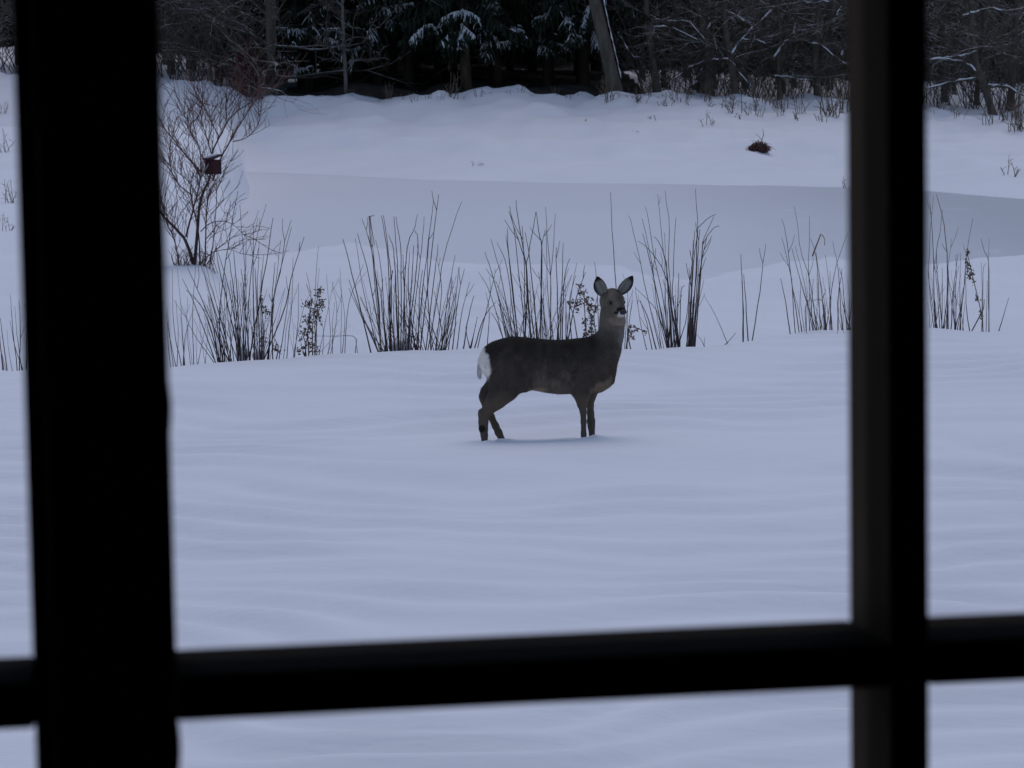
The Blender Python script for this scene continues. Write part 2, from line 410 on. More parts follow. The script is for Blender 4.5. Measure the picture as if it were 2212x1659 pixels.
# left sash stile shows beside the post
bevel_box('sash_stile', (sash_l, -0.002, z0w), (post_l - 0.0005, DEP - 0.004, z1w), M_wood)
mul = sash_l - PW
bevel_box('glazing_bar', (mul - (mu_r - mu_l), 0, z0w), (mul, DEP, z1w), M_wood)
bevel_box('glazing_bar', (mu_l, 0, z0w), (mu_r, DEP, z1w), M_wood)
bars_v = [(u0, mul - (mu_r - mu_l)), (mul, sash_l), (post_r, mu_l), (mu_r, u1)]
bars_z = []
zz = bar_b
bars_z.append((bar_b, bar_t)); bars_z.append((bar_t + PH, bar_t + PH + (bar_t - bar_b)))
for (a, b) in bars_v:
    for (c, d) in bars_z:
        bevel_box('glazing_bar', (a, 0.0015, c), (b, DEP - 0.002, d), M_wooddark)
    for (c, d) in ((z0w, bars_z[0][0]), (bars_z[0][1], bars_z[1][0]), (bars_z[1][1], z1w)):
        mb = MB(); mb.box((a - .0015, 0.050, c - .0015), (b + .0015, 0.053, d + .0015)); mb.build('pane', M_glass, win, False)
for py, hh in ((880, 62), (1612, 66)):
    zc = on_window(360, py, -0.03)[1]
    mb = MB(); L = hh / FPX * 1.7 / 2
    mb.tube([(post_r - 0.0002, -0.030, zc - L * 1.5), (post_r - 0.0002, -0.030, zc - L * 0.4), (post_r - 0.0002, -0.030, zc + L * 0.4), (post_r - 0.0002, -0.030, zc + L * 1.5)], [0.0005, 0.0013, 0.0013, 0.0005], 10)
    mb.box((post_r - 0.02, -0.0385, zc - L * .9), (post_r - 0.001, -0.034, zc + L * .9))
    mb.build('hinge', M_wood, win, False)
# walls around the window: one mesh per wall, with the opening left in the front one
def room_part(name, boxes, label):
    mb = MB()
    for a, b in boxes: mb.box(a, b)
    o = mb.build(name, M_roomwall, None, False)
    o.location = WALL0; o.rotation_euler = (0, 0, PSI)
    return tag(o, label, kind='structure')
XL, XR, YB, ZF, ZC = -2.4, 2.8, -3.6, 0.95, 3.75
a0, a1, b0, b1 = u0 - 0.062, u1 + 0.062, z0w - 0.062, z1w + 0.062
room_part('window_wall', [((XL, 0, -0.6), (a0, 0.30, ZC)), ((a1, 0, -0.6), (XR, 0.30, ZC)), ((a0, 0, -0.6), (a1, 0.30, b0)), ((a0, 0, b1), (a1, 0.30, ZC))], 'dark wall round the window opening')
room_part('side_wall', [((XL - 0.2, YB, -0.6), (XL, 0.30, ZC))], 'dark side wall of the room')
room_part('side_wall', [((XR, YB, -0.6), (XR + 0.2, 0.30, ZC))], 'dark side wall of the room')
room_part('back_wall', [((XL - 0.2, YB - 0.2, -0.6), (XR + 0.2, YB, ZC))], 'dark back wall of the room')
room_part('floor', [((XL, YB, ZF - 0.15), (XR, 0, ZF))], 'dark floor of the room')
room_part('ceiling', [((XL - 0.2, YB - 0.2, ZC), (XR + 0.2, 0.30, ZC + 0.2))], 'dark ceiling of the room')

# ------------------------------------------------------------------ forest: spruces
def ribbon(mb, p, q, w, droop, mi, up=None):
    """a hanging sprig of needles: two tapered quads"""
    p = np.asarray(p); q = np.asarray(q)
    d = q - p; side = np.cross(d, [0, 0, 1.0]); n = np.linalg.norm(side)
    if n < 1e-6: side = np.array([1.0, 0, 0])
    else: side = side / n
    side = side + np.array([0, 0, rng.uniform(-0.5, 0.5)]) + np.array([rng.uniform(-.5, .5), rng.uniform(-.5, .5), 0])
    side = side / np.linalg.norm(side) * w * 0.5
    m_ = p + d * 0.5 + np.array([0, 0, droop])
    mb.add([p - side * 0.4, p + side * 0.4, m_ + side, m_ - side, q + side * 0.25, q - side * 0.25], [(0, 1, 2, 3), (3, 2, 4, 5)], mi)

def frond(cm, sm, axis, hang, snow, ntw, wid=0.05):
    """one spruce bough: axis, drooping side sprigs, snow on top of some of it"""
    A = spline(axis, max(8, ntw))
    n = len(A); L = np.linalg.norm(A[-1] - A[0])
    cm.tube(A, [0.018 * (1 - 0.8 * i / (n - 1)) * min(1.5, L) + 0.004 for i in range(n)], 4, 1, False)
    for i in range(1, n):
        t = i / (n - 1)
        d = A[i] - A[i - 1]; d = d / (np.linalg.norm(d) + 1e-9)
        sd_ = np.cross(d, [0, 0, 1.0]); sd_ = sd_ / (np.linalg.norm(sd_) + 1e-9)
        for sgn in (-1, 1, rng.choice((-0.3, 0.3))):
            l = hang * (0.35 + 0.65 * math.sin(math.pi * min(1, 0.15 + t * 0.8))) * rng.uniform(0.6, 1.25)
            q = A[i] + sd_ * sgn * l * 0.55 + d * l * 0.45 + np.array([0, 0, -l * rng.uniform(0.35, 0.95)])
            ribbon(cm, A[i], q, wid * rng.uniform(0.7, 1.4), rng.uniform(0, 0.04), 0)
            for _ in range(2):
                k = rng.uniform(0.25, 0.9); b = A[i] + (q - A[i]) * k
                e = b + np.array([rng.uniform(-.5, .5), rng.uniform(-.5, .5), -rng.uniform(.2, .9)]) * l * 0.5
                ribbon(cm, b, e, wid * 0.8, 0.0, 0)
            if snow > 0 and rng.random() < snow:
                up = np.array([0, 0, 0.016])
                k1 = rng.uniform(0.35, 0.95)
                ribbon(sm, A[i] + up, A[i] + (q - A[i]) * k1 + up, wid * rng.uniform(0.3, 0.75), 0.03, 0)
                if rng.random() < 0.5:
                    b = A[i] + (q - A[i]) * rng.uniform(0.2, 0.7) + up
                    ribbon(sm, b, b + np.array([rng.uniform(-.12, .12), rng.uniform(-.12, .12), -rng.uniform(0.03, 0.20)]), wid * 0.5, 0.02, 0)
        if snow > 0 and rng.random() < snow * 0.9:
            j = max(0, i - 1)
            sm.tube([A[j] + [0, 0, .018], (A[i] + A[j]) / 2 + [0, 0, .03], A[i] + [0, 0, .018]], [0.010, 0.020 * rng.uniform(.5, 1.4), 0.010], 5, 0, True)

def spruce_meshes(seed, H, zlow, spread, snow, detail=1.0, zdetail=5.0, dead=True):
    global rng
    keep = rng; rng = random.Random(seed)
    tm, cm, sm = MB(), MB(), MB()
    n = 12
    tm.tube([(0.05 * math.sin(i * 1.3 + seed), 0.05 * math.cos(i * .9 + seed), H * i / (n - 1) - 0.4) for i in range(n)], [0.0095 * H * (1 - 0.97 * i / (n - 1)) + (0.04 if i == 0 else 0) for i in range(n)], 9)
    if dead:
        for k in range(16):
            z = rng.uniform(0.5, zlow + 0.6); a = rng.uniform(0, 6.28); l = rng.uniform(0.4, 1.3)
            tm.tube([(0, 0, z), (math.cos(a) * l * .5, math.sin(a) * l * .5, z - 0.05), (math.cos(a) * l, math.sin(a) * l, z - rng.uniform(.15, .5))], [0.012, 0.008, 0.003], 3, 0, False)
    z = zlow
    while z < H - 0.3:
        near = z < zdetail
        L0 = spread * (1 - z / H) ** 0.8 + 0.15
        nb = rng.randint(5, 7) if near else 6
        a0 = rng.uniform(0, 6.28)
        for b in range(nb):
            a = a0 + 6.283 * b / nb + rng.uniform(-.3, .3); L = L0 * rng.uniform(0.7, 1.1)
            zz_ = z + rng.uniform(-.12, .12)
            c, s_ = math.cos(a), math.sin(a)
            ax = [np.array([0, 0, zz_]), np.array([c * L * .4, s_ * L * .4, zz_ + 0.02 - L * .06]), np.array([c * L * .75, s_ * L * .75, zz_ - L * .24]), np.array([c * L, s_ * L, zz_ - L * .33])]
            frond(cm, sm, ax, 0.5 if near else 0.75, snow * rng.choice((0, 0, 0.5, 1.2)), int((11 if near else 8) * detail), 0.075 if near else 0.2)
        z += 0.36 if near else 0.62
    rng = keep
    return tm, cm, sm

spr = []
for k in range(4):
    tm, cm, sm = spruce_meshes(100 + k, 13 + k, 1.75 + 0.15 * k, 2.3, 0.22)
    spr.append((tm.mesh('trunk', M_barkbrown), cm.mesh('crown', [M_needle, M_barkbrown], False), sm.mesh('snow_load', M_snowload)))
def put_spruce(px, Y, var, label, group, rz=None, scale=1.0):
    p = at_depth(px, 100, Y); z = float(ground(p[0], Y))
    e = empty('spruce_tree', (p[0], Y, z), label, 'spruce', group, rng.uniform(0, 6.28) if rz is None else rz)
    e.scale = (scale,) * 3
    for nm, me in zip(('trunk', 'crown', 'snow_load'), spr[var]):
        o_ = link(nm, me, e)
        if nm == 'snow_load': o_['kind'] = 'stuff'
    return e, np.array([p[0], Y, z])
# front row, with the snowy boughs that hang out over the clearing built bough by bough
FRONT = [
    (668, 78.2, 'spruce left of the thin birch, long snowy boughs reaching down low',
     [[(1180, 245), (1330, 240), (1530, 235)], [(1000, 395), (1100, 480), (1200, 560), (1310, 540)], [(1010, 225), (1120, 235), (1240, 260)], [(985, 20), (1000, 80), (1010, 130)], [(1400, 300), (1460, 320), (1520, 345)]], 3),
    (812, 78.6, 'spruce just right of the thin birch with one snowy bough near the top edge',
     [[(1530, 10), (1450, 40), (1380, 85)], [(1800, 180), (1830, 260), (1850, 330)], [(1700, 370), (1650, 420), (1630, 530)]], 3),
    (880, 78.4, 'spruce with a broad comb of snowy sprigs hanging from its highest visible bough',
     [[(1830, 70), (1940, 60), (2060, 40), (2130, 30)], [(1780, 95), (1870, 60), (1940, 95)]], 3),
    (1007, 77.0, 'middle spruce with a bare brown trunk under two tiers of snowy boughs',
     [[(720, 90), (630, 110), (540, 155)], [(700, 85), (770, 110), (835, 150)], [(540, 235), (430, 205), (340, 260), (285, 325)], [(690, 195), (740, 240), (800, 295)], [(640, 250), (700, 280), (680, 320)]], 4),
    (1075, 78.3, 'spruce whose snowy bough sags widest above the dark gap',
     [[(800, 250), (870, 240), (960, 290), (1010, 350), (1140, 325)], [(930, 300), (890, 350), (860, 390)], [(1000, 230), (1090, 220), (1200, 255)]], 4),
    (1185, 78.6, 'spruce behind the leaning trunk with two snowy boughs one above the other',
     [[(1530, 70), (1420, 100), (1290, 155)], [(1400, 340), (1490, 360), (1560, 400)], [(1330, 370), (1360, 380), (1400, 390)]], 4),
    (1262, 78.0, 'spruce close against the leaning trunk, its snowy sprigs hanging in a column',
     [[(1740, 10), (1700, 110), (1680, 220)], [(1600, 220), (1590, 280), (1665, 300)], [(1760, 250), (1790, 330), (1810, 375)], [(1560, 110), (1540, 170), (1580, 185)]], 4),
]
M_barkmid = mat('warm_brown_bark', (0.05, 0.034, 0.026), 0.9, col2=(0.10, 0.07, 0.052), scale=9, bump=0.8, bscale=25, stretch=(1, 1, 0.3))
for i, (px, Y, lab, fr, crop) in enumerate(FRONT):
    e, loc = put_spruce(px, Y, i % 4, lab, 'spruces along the forest edge')
    if px == 1007:
        tk = [c for c in e.children if c.name.startswith('trunk')][0]; tk.data = tk.data.copy(); tk.data.materials[0] = M_barkmid
    cm, sm = MB(), MB()
    ox = 440 if crop == 3 else 1100
    for pl in fr:
        pts = []
        for j, (cx, cy) in enumerate(pl):
            q = n2(ox + cx / 2.765, cy / 2.765)
            pts.append(at_depth(q[0], q[1], Y - 0.9 - 0.45 * j / max(1, len(pl) - 1)))
        trunk_pt = np.array([loc[0], Y, pts[0][2] + 0.25])
        cm.tube([trunk_pt, (trunk_pt + pts[0]) / 2 + [0, 0, 0.1], pts[0]], [0.03, 0.022, 0.016], 5, 1, False)
        frond(cm, sm, pts, 0.34, 0.8, max(10, int(len(pl) * 6)), 0.055)
    bo = cm.build('snowy_bough', [M_needle, M_barkbrown], None, False, origin=loc); sn = sm.build('snow', M_snowload, bo, True, origin=loc)
    sn['kind'] = 'stuff'; bo.parent = e; bo.rotation_euler = (0, 0, -e.rotation_euler[2])
# second and third rows, no two alike but nothing to tell them by
k = 0; rowname = {82.5: 'second', 87: 'third', 92.5: 'fourth'}
for Y, step, off in ((82.5, 105, 545), (87, 95, 590), (92.5, 110, 540)):
    px = off; nth = 0
    while px < 1330:
        nth += 1
        put_spruce(px + rng.uniform(-25, 25), Y + rng.uniform(-1.5, 1.5), k % 4, ('first', 'second', 'third', 'fourth', 'fifth', 'sixth', 'seventh', 'eighth', 'ninth', 'tenth')[nth - 1] + ' dark spruce from the mossy trunk in the ' + rowname[Y] + ' row of spruces', 'dark spruces behind the front row', None, rng.uniform(0.9, 1.15)); k += 1
        px += step
# the far wood that closes the view
tmf, cmf, smf = spruce_meshes(333, 13, 0.02, 2.5, 0.0, 0.8, 1.6, False)
bv = np.array(cmf.v); bf = cmf.f; bm_ = cmf.m
vv, ff, mm = [], [], []; base = 0
for Y in (101, 106, 112):
    for x in np.arange(-34, 40, 2.2):
        a = rng.uniform(0, 6.28); s = rng.uniform(.85, 1.2); c_, s_ = math.cos(a) * s, math.sin(a) * s
        xx = x + rng.uniform(-.9, .9); yy = Y + rng.uniform(-2.5, 2.5); z = float(ground(xx, yy)) - rng.uniform(0, .25)
        vv.append(np.stack([bv[:, 0] * c_ - bv[:, 1] * s_ + xx, bv[:, 0] * s_ + bv[:, 1] * c_ + yy, bv[:, 2] * s + z - 0.1], -1))
        ff.append((base, )); base += len(bv)
V = np.concatenate(vv); F4 = np.array([f for f in bf if len(f) == 4])
faces = np.concatenate([F4 + b[0] for b in ff])
me = bpy.data.meshes.new('far_wood'); me.from_pydata(V.tolist(), [], faces.tolist()); me.materials.append(M_needle); me.update()
tag(link('far_wood', me), 'dark wood closing the view behind the trees', 'wood', kind='stuff')

# ------------------------------------------------------------------ forest: bare broadleaved trees
def wander(p, d, L, n, wob, up, r):
    pts = [np.asarray(p, float)]; d = np.asarray(d, float)
    for i in range(n):
        d = d + np.array([r.uniform(-wob, wob), r.uniform(-wob, wob), r.uniform(-wob, wob) + up])
        d = d / np.linalg.norm(d); pts.append(pts[-1] + d * L / n)
    return pts, d
def bare_meshes(seed, H, r0, zl, nl, lean=(0, 0), spread=0.36, twn=4):
    r = random.Random(seed)
    tm, cm = MB(), MB()
    n = 14
    ph = r.uniform(0, 6)
    T = [np.array([lean[0] * H * i / n + 0.012 * H * math.sin(i * .7 + ph) * i / n, lean[1] * H * i / n + 0.012 * H * math.cos(i * .8 + ph) * i / n, H * i / n - 0.3]) for i in range(n + 1)]
    tm.tube(T, [r0 * (1 - 0.85 * i / n) * (1.35 if i == 0 else 1) for i in range(n + 1)], 9)
    for k in range(nl):
        f = (zl + (1 - zl) * (k / nl) ** 1.25); f = min(.97, f + r.uniform(-.03, .03))
        i = f * n; j = int(i); b = T[j] + (T[min(n, j + 1)] - T[j]) * (i - j)
        a = r.uniform(0, 6.28); L = H * spread * (1.1 - f) * r.uniform(.6, 1.2) + .4
        d = np.array([math.cos(a), math.sin(a), r.uniform(-.1, .9)]); d = d / np.linalg.norm(d)
        P, _ = wander(b, d, L, 7, .22, .05, r)
        rr = max(.012, r0 * .33 * (1.05 - f))
        cm.tube(P, [rr * (1 - .8 * q / 7) for q in range(8)], 5, 0, False)
        for q in range(1, 8):
            for _ in range(r.choice((1, 1, 2))):
                d2 = P[q] - P[q - 1]; d2 = d2 / np.linalg.norm(d2) + np.array([r.uniform(-1, 1), r.uniform(-1, 1), r.uniform(-.5, .9)])
                d2 = d2 / np.linalg.norm(d2)
                S, _ = wander(P[q], d2, L * r.uniform(.2, .5), 4, .3, .04, r)
                cm.tube(S, [max(.006, rr * .45 * (1 - .7 * w / 4)) for w in range(5)], 4, 1, False)
                for w in range(1, 5):
                    for _ in range(twn // 2 if w < 4 else twn):
                        d3 = S[w] - S[w - 1]; d3 = d3 / np.linalg.norm(d3) + np.array([r.uniform(-1, 1), r.uniform(-1, 1), r.uniform(-.8, .9)])
                        d3 = d3 / np.linalg.norm(d3)
                        Tt, _ = wander(S[w], d3, L * r.uniform(.08, .24), 3, .3, 0, r)
                        cm.tube(Tt, [.007, .006, .005, .003], 3, 1, False)
    return tm, cm
def bush_meshes(seed, H, ns, spread):
    r = random.Random(seed); cm = MB()
    for k in range(ns):
        a = r.uniform(0, 6.28); d = np.array([math.cos(a) * spread * r.random(), math.sin(a) * spread * r.random(), 1]); d = d / np.linalg.norm(d)
        P, _ = wander((r.uniform(-.25, .25), r.uniform(-.25, .25), -.1), d, H * r.uniform(.6, 1.1), 7, .2, .02, r)
        cm.tube(P, [.014 * (1 - .7 * q / 7) for q in range(8)], 4, 0, False)
        for q in range(2, 8):
            for _ in range(2):
                d2 = (P[q] - P[q - 1]); d2 = d2 / np.linalg.norm(d2) + np.array([r.uniform(-1, 1), r.uniform(-1, 1), r.uniform(-.4, .6)]); d2 = d2 / np.linalg.norm(d2)
                S, _ = wander(P[q], d2, H * r.uniform(.12, .35), 4, .3, 0, r)
                cm.tube(S, [.008, .007, .006, .005, .003], 3, 0, False)
                if r.random() < .7:
                    d3 = d2 + np.array([r.uniform(-1, 1), r.uniform(-1, 1), r.uniform(-.6, .6)]); d3 = d3 / np.linalg.norm(d3)
                    S2, _ = wander(S[2], d3, H * r.uniform(.08, .2), 3, .3, 0, r)
                    cm.tube(S2, [.006, .005, .004, .003], 3, 0, False)
    return cm
bare = []
for k in range(6):
    tm, cm = bare_meshes(500 + k, 10 + k, (.075, .10, .13, .085, .115, .095)[k], (.10, .20, .13, .08, .16, .11)[k], 28, lean=((.10, 0), (-.05, .02), (.03, 0), (-.13, .03), (.06, -.02), (-.02, .04))[k], spread=.36, twn=3)
    bare.append((tm.mesh('trunk', M_bark), cm.mesh('crown', [M_branch, M_twig])))
bush = [bush_meshes(700 + k, 2.2 + .25 * k, 11, .9).mesh('branches', M_twig) for k in range(4)]
redbush = bush_meshes(790, 1.5, 26, .8).mesh('branches', M_twigred)
def put_bare(px, Y, var, label, group, scale=1.0, name='bare_tree', rz=None, meshes=None):
    p = at_depth(px, 100, Y); z = float(ground(p[0], Y))
    e = empty(name, (p[0], Y, z), label, 'tree', group, rng.uniform(0, 6.28) if rz is None else rz)
    e.scale = (scale,) * 3
    for nm, me in zip(('trunk', 'crown'), meshes or bare[var]): link(nm, me, e)
    return e
# trees one can point to
lt, lc = bare_meshes(901, 14, 0.20, 0.36, 16, lean=(-0.205, 0.0))
lean_e = put_bare(1336, 75.2, 0, 'thick leaning trunk at the wood edge with a line of snow down its upper side', None, 1.0, 'leaning_tree', 0.0, (lt.mesh('trunk', M_bark), lc.mesh('crown', [M_branch, M_twig])))
mb = MB()
for i in range(1, 9):
    z = 0.35 + i * 0.32; c = lambda zz: np.array([-0.205 * zz * 1.0 + 0.176 - .012 * zz, -0.06, zz + .02])
    mb.tube([c(z - .14) + [.0, 0, 0], c(z) + [.012 * math.sin(i), 0, 0], c(z + .19)], [.006, .016 + .007 * math.sin(i * 2.1), .006], 5)
so_ = mb.build('snow_streak', M_snowload, lean_e)
bt, bc = bare_meshes(911, 9, 0.055, 0.10, 14, lean=(-0.012, 0), spread=.085)
put_bare(746, 75.6, 0, 'thin pale birch sapling standing alone before the spruces', None, 1.0, 'birch_sapling', 0.5, (bt.mesh('trunk', snow_dusted('birch_bark', (0.10, 0.09, 0.08), (0.19, 0.175, 0.16), 1.7, 2.1)), bc.mesh('crown', [M_branch, M_twig])))
tt_, tc_ = bare_meshes(921, 12, 0.125, 0.03, 44, spread=.36)
put_bare(583, 76.0, 0, 'mossy trunk left of the spruces with long level snow-lined branches', None, 1.0, 'bare_tree', 2.2, (tt_.mesh('trunk', M_bark), tc_.mesh('crown', [M_branch, M_twig])))
CR = (1800, 0, 2212 / 1200)
def crp(x, y): return n2(CR[0] + x / CR[2], CR[1] + y / CR[2])
def traced_tree(label, trunk, r0, Y, limbs, var, group='bare trees on the right of the wood'):
    """a front tree: its own trunk and snow-lined limbs, with a crown above"""
    rnd = random.Random(var + len(trunk))
    P0 = [at_depth(*crp(x, y), Y + .25 * math.sin(i * 2.0)) for i, (x, y) in enumerate(trunk)]
    z = float(ground(P0[0][0], P0[0][1])); P0[0][2] = min(P0[0][2], z - .05)
    e = empty('bare_tree', (P0[0][0], P0[0][1], z), label, 'tree', group); o = np.array(e.location)
    d = P0[-1] - P0[-2]; d = d / np.linalg.norm(d) * .5 + np.array([0, 0, .6])
    Q = P0 + [P0[-1] + d * k + np.array([rnd.uniform(-.1, .1), rnd.uniform(-.1, .1), 0]) for k in (1.5, 3.5, 6, 9)]
    A = spline(Q, 22); mb = MB(); mb.tube(A, [r0 * (1.25 if i == 0 else 1) * (1 - .85 * i / 21) for i in range(22)], 9)
    mb.build('trunk', M_bark, e, True, origin=o)
    c = link('crown', bare[var][1], e); c.rotation_euler = (0, 0, rnd.uniform(0, 6)); c.scale = (.9, .9, 1.0)
    for pl, r in limbs:
        L = [at_depth(*crp(x, y), Y - .5 + .2 * math.sin(i * 1.7)) for i, (x, y) in enumerate(pl)]
        A = spline(L, 14); A = [A[0]] + [p + np.array([rnd.gauss(0, .012), 0, rnd.gauss(0, .012)]) for p in A[1:]]
        mb = MB(); mb.tube(A, [r * (1 - .7 * i / 13) for i in range(14)], 6)
        for i in range(3, 14):
            for _ in range(rnd.choice((0, 1, 1, 2))):
                d2 = A[i] - A[i - 1]; d2 = d2 / (np.linalg.norm(d2) + 1e-9) + np.array([rnd.uniform(-1, 1), rnd.uniform(-1, 1), rnd.uniform(-.3, .9)]); d2 = d2 / np.linalg.norm(d2)
                S, _ = wander(A[i], d2, rnd.uniform(.2, .7), 4, .25, 0, rnd); mb.tube(S, [.010, .008, .007, .006, .003], 3, 0, False)
        lo_ = mb.build('limb', M_branch, e, True, origin=o)
        sm = MB()
        i = 0
        while i < 12:
            n = rnd.randint(5, 10); seg = A[i:i + n]
            if len(seg) > 2: sm.tube([p + np.array([0, -.004, r * .55 * (1 - .7 * (i + j) / 14) + .006]) for j, p in enumerate(seg)], [.004] + [max(.010, r * .62 * (1 - .6 * i / 14)) * rnd.uniform(.7, 1.3) for _ in seg[1:-1]] + [.004], 5)
            i += n + rnd.choice((0, 0, 1))
        so2 = sm.build('snow', M_snowload, lo_, True); so2.data.transform(Matrix.Translation([-float(v) for v in o])); so2['kind'] = 'stuff'
    return e
traced_tree('dark slanting trunk first to the right of the leaning trunk', [(235, 480), (205, 330), (180, 150), (170, 0)], .12, 77.0, [([(20, 175), (60, 250), (100, 305), (135, 312)], .03), ([(200, 150), (300, 150), (420, 200), (465, 222)], .035)], 1)
traced_tree('broad dark trunk with a snowy root fork, second from the leaning trunk', [(485, 475), (500, 330), (495, 200), (470, 60), (455, 0)], .20, 77.6, [([(490, 335), (400, 370), (320, 432)], .04), ([(425, 470), (450, 420), (480, 365)], .05), ([(495, 170), (520, 120), (470, 70), (445, 35)], .04), ([(500, 230), (400, 120), (300, 115), (200, 100)], .028)], 2)
traced_tree('front trunk with a bright snow-lined limb forking out in a V', [(655, 510), (630, 340), (605, 180), (592, 0)], .10, 76.3, [([(625, 315), (680, 225), (755, 145), (810, 95), (850, 50)], .05), ([(630, 320), (590, 320), (530, 325)], .04), ([(625, 330), (680, 400), (750, 485)], .035), ([(690, 215), (760, 215), (820, 235)], .03), ([(605, 60), (680, 100), (755, 130)], .035)], 0)
traced_tree('thin upright trunk with a curved snowy limb beside it, third from the narrow bar', [(895, 470), (885, 330), (892, 200), (880, 0)], .075, 77.2, [([(855, 328), (895, 265), (935, 225), (968, 185), (978, 125)], .05)], 3)
traced_tree('dim trunk with a stooping snowy limb beside the narrow glazing bar', [(1100, 500), (1085, 330), (1095, 150), (1105, 0)], .11, 77.4, [([(1060, 240), (1110, 245), (1170, 290), (1260, 350)], .05), ([(1225, 305), (1235, 270), (1252, 240)], .04), ([(1010, 10), (1080, 20), (1130, 8), (1180, 14)], .04), ([(1200, 90), (1220, 50), (1255, 5)], .04), ([(860, 412), (940, 418), (1020, 432)], .03)], 4)
traced_tree('dark bowed trunk beyond the narrow glazing bar with long snowy boughs', [(2050, 580), (2000, 470), (1955, 350), (1935, 180), (1925, 0)], .11, 76.0, [([(1960, 400), (1900, 345), (1810, 320), (1700, 322)], .05), ([(1960, 425), (1830, 440), (1720, 472), (1640, 480)], .045), ([(1960, 280), (1880, 300), (1750, 318)], .04), ([(1870, 100), (1950, 65), (2040, 45), (2110, 60)], .045), ([(2010, 470), (2120, 470), (2210, 520)], .05)], 5)
dim_r = []; dim_l = []; bl = []; br = []
for px, Y in [(1440, 83), (1510, 81), (1545, 86), (1620, 84), (1700, 82), (1725, 87), (1790, 84), (1850, 79), (1900, 84), (1960, 78), (2030, 82), (2070, 86), (2110, 81), (2180, 79), (2230, 84), (2300, 78), (1380, 88), (1490, 90), (1590, 91), (1680, 92), (1770, 91), (1860, 90), (1940, 92), (2040, 91), (2140, 90), (2230, 92), (2330, 88), (2420, 82)]:
    dim_r.append(put_bare(px + rng.uniform(-12, 12), Y, rng.randrange(6), 'x', 'dim bare trees right of the leaning trunk', rng.uniform(.85, 1.2)))
for px, Y in [(520, 80), (470, 78), (420, 82), (380, 79), (330, 83), (540, 85), (450, 87), (360, 89), (250, 80), (180, 84), (100, 79), (30, 82), (-40, 79), (-120, 84)]:
    dim_l.append(put_bare(px + rng.uniform(-12, 12), Y, rng.randrange(6), 'x', 'dim bare trees left of the spruces', rng.uniform(.85, 1.15)))
relabel(dim_r, '{} dim bare tree from the leaning trunk in the tangle behind the front trees')
relabel(dim_l, '{} dim bare tree left of the spruces, counted from the mossy trunk', True)
def put_bush(px, Y, me, label, group, scale=1.0):
    p = at_depth(px, 100, Y); z = float(ground(p[0], Y))
    o = link('thicket_bush', me, None, (p[0], Y, z)); o.rotation_euler = (0, 0, rng.uniform(0, 6.28)); o.scale = (scale,) * 3
    return tag(o, label, 'bush', group)
for px, Y in [(365, 77), (400, 76.4), (430, 78.2), (462, 76.6), (495, 77.6), (525, 76.3), (556, 78.5), (410, 80.5), (480, 81), (20, 78), (-30, 77), (70, 77), (300, 78)]:
    bl.append(put_bush(px, Y, rng.choice(bush), 'x', 'brown bushes left of the spruces', rng.uniform(.9, 1.25)))
relabel(bl, '{} twiggy brown bush left of the spruces, counted from the mossy trunk', True)
put_bush(532, 75.9, redbush, 'low bush of dark red twigs at the left foot of the spruces', None, 1.05)
for px, Y in [(1385, 79), (1430, 80), (1400, 77.2), (1455, 78), (1490, 77.2), (1530, 77.6), (1565, 79.2), (1625, 77.5), (1640, 78.6), (1690, 77.8), (1745, 78.2), (1800, 77.6), (2020, 77.2), (2110, 77.8), (2185, 77), (1500, 79.5), (1545, 78.5), (1610, 80), (1660, 81), (1720, 79.5), (1780, 80.5), (1830, 78.5), (1990, 79), (2050, 78), (2090, 80), (2160, 78), (2200, 80), (2260, 79)]:
    br.append(put_bush(px, Y, rng.choice(bush), 'x', 'bushes right of the leaning trunk', rng.uniform(.7, 1.1)))
relabel(br, '{} bare twiggy bush among the trunks, counted from the leaning tree')

# dry weeds along the wood edge
def weed_mesh(seed, H, n, lean=.35):
    r = random.Random(seed); mb = MB()
    for k in range(n):
        a = r.uniform(0, 6.28); d = np.array([math.cos(a) * lean, math.sin(a) * lean, 1])
        P, _ = wander((r.uniform(-.12, .12), r.uniform(-.12, .12), -.06), d / np.linalg.norm(d), H * r.uniform(.5, 1.1), 4, .22, 0, r)
        mb.tube(P, [.0085, .008, .007, .005, .003], 4, 0, False)
        for q in (2, 3):
            S, _ = wander(P[q], (r.uniform(-1, 1), r.uniform(-1, 1), .4), H * .25, 2, .2, 0, r)
            mb.tube(S, [.005, .0045, .003], 3, 0, False)
    return mb
weeds = [weed_mesh(40 + k, .28 + .09 * k, 3 + k).mesh('stalks', M_dry) for k in range(5)]
def put_weed(px, py, var, label, group, scale=1.0, Y=None):
    if Y is None:                    # find the ground along the line of sight
        d = ray(px, py); lo = None
        for Yt in np.arange(26, 100, .25):
            p = CAM + d * (Yt / d[1])
            if p[2] < float(ground(p[0], Yt)): lo = Yt; break
        Y = lo or 76.0
    p = at_depth(px, py, Y); z = float(ground(p[0], Y))
    o = link('dry_weed', weeds[var], None, (p[0], Y, z - .01)); o.rotation_euler = (0, 0, rng.uniform(0, 6.28)); o.scale = (scale,) * 3
    return tag(o, label, 'weed', group)
wl = []
for i in range(74):
    px = rng.gauss(rng.choice((1480, 1560, 1600, 1690, 1740, 1800, 1825)), 24) if i > 32 else rng.choice((2025, 2060, 2160, 2205)) + rng.gauss(0, 14) if i > 14 else rng.uniform(1285, 1480)
    if 1843 < px < 2004: px -= 60
    lo = forest_edge(px); k = 1.0 if px > 1500 else .4
    wl.append(put_weed(px, lo + rng.uniform(-22, 44) * k, rng.randrange(5), 'x', 'dry weeds along the right wood edge', rng.uniform(.7, 1.75) * (1 if k == 1 else .7)))
bar_x = [o for o in wl if o.location[0] / o.location[1] > (1990 - 1106) / FPX]
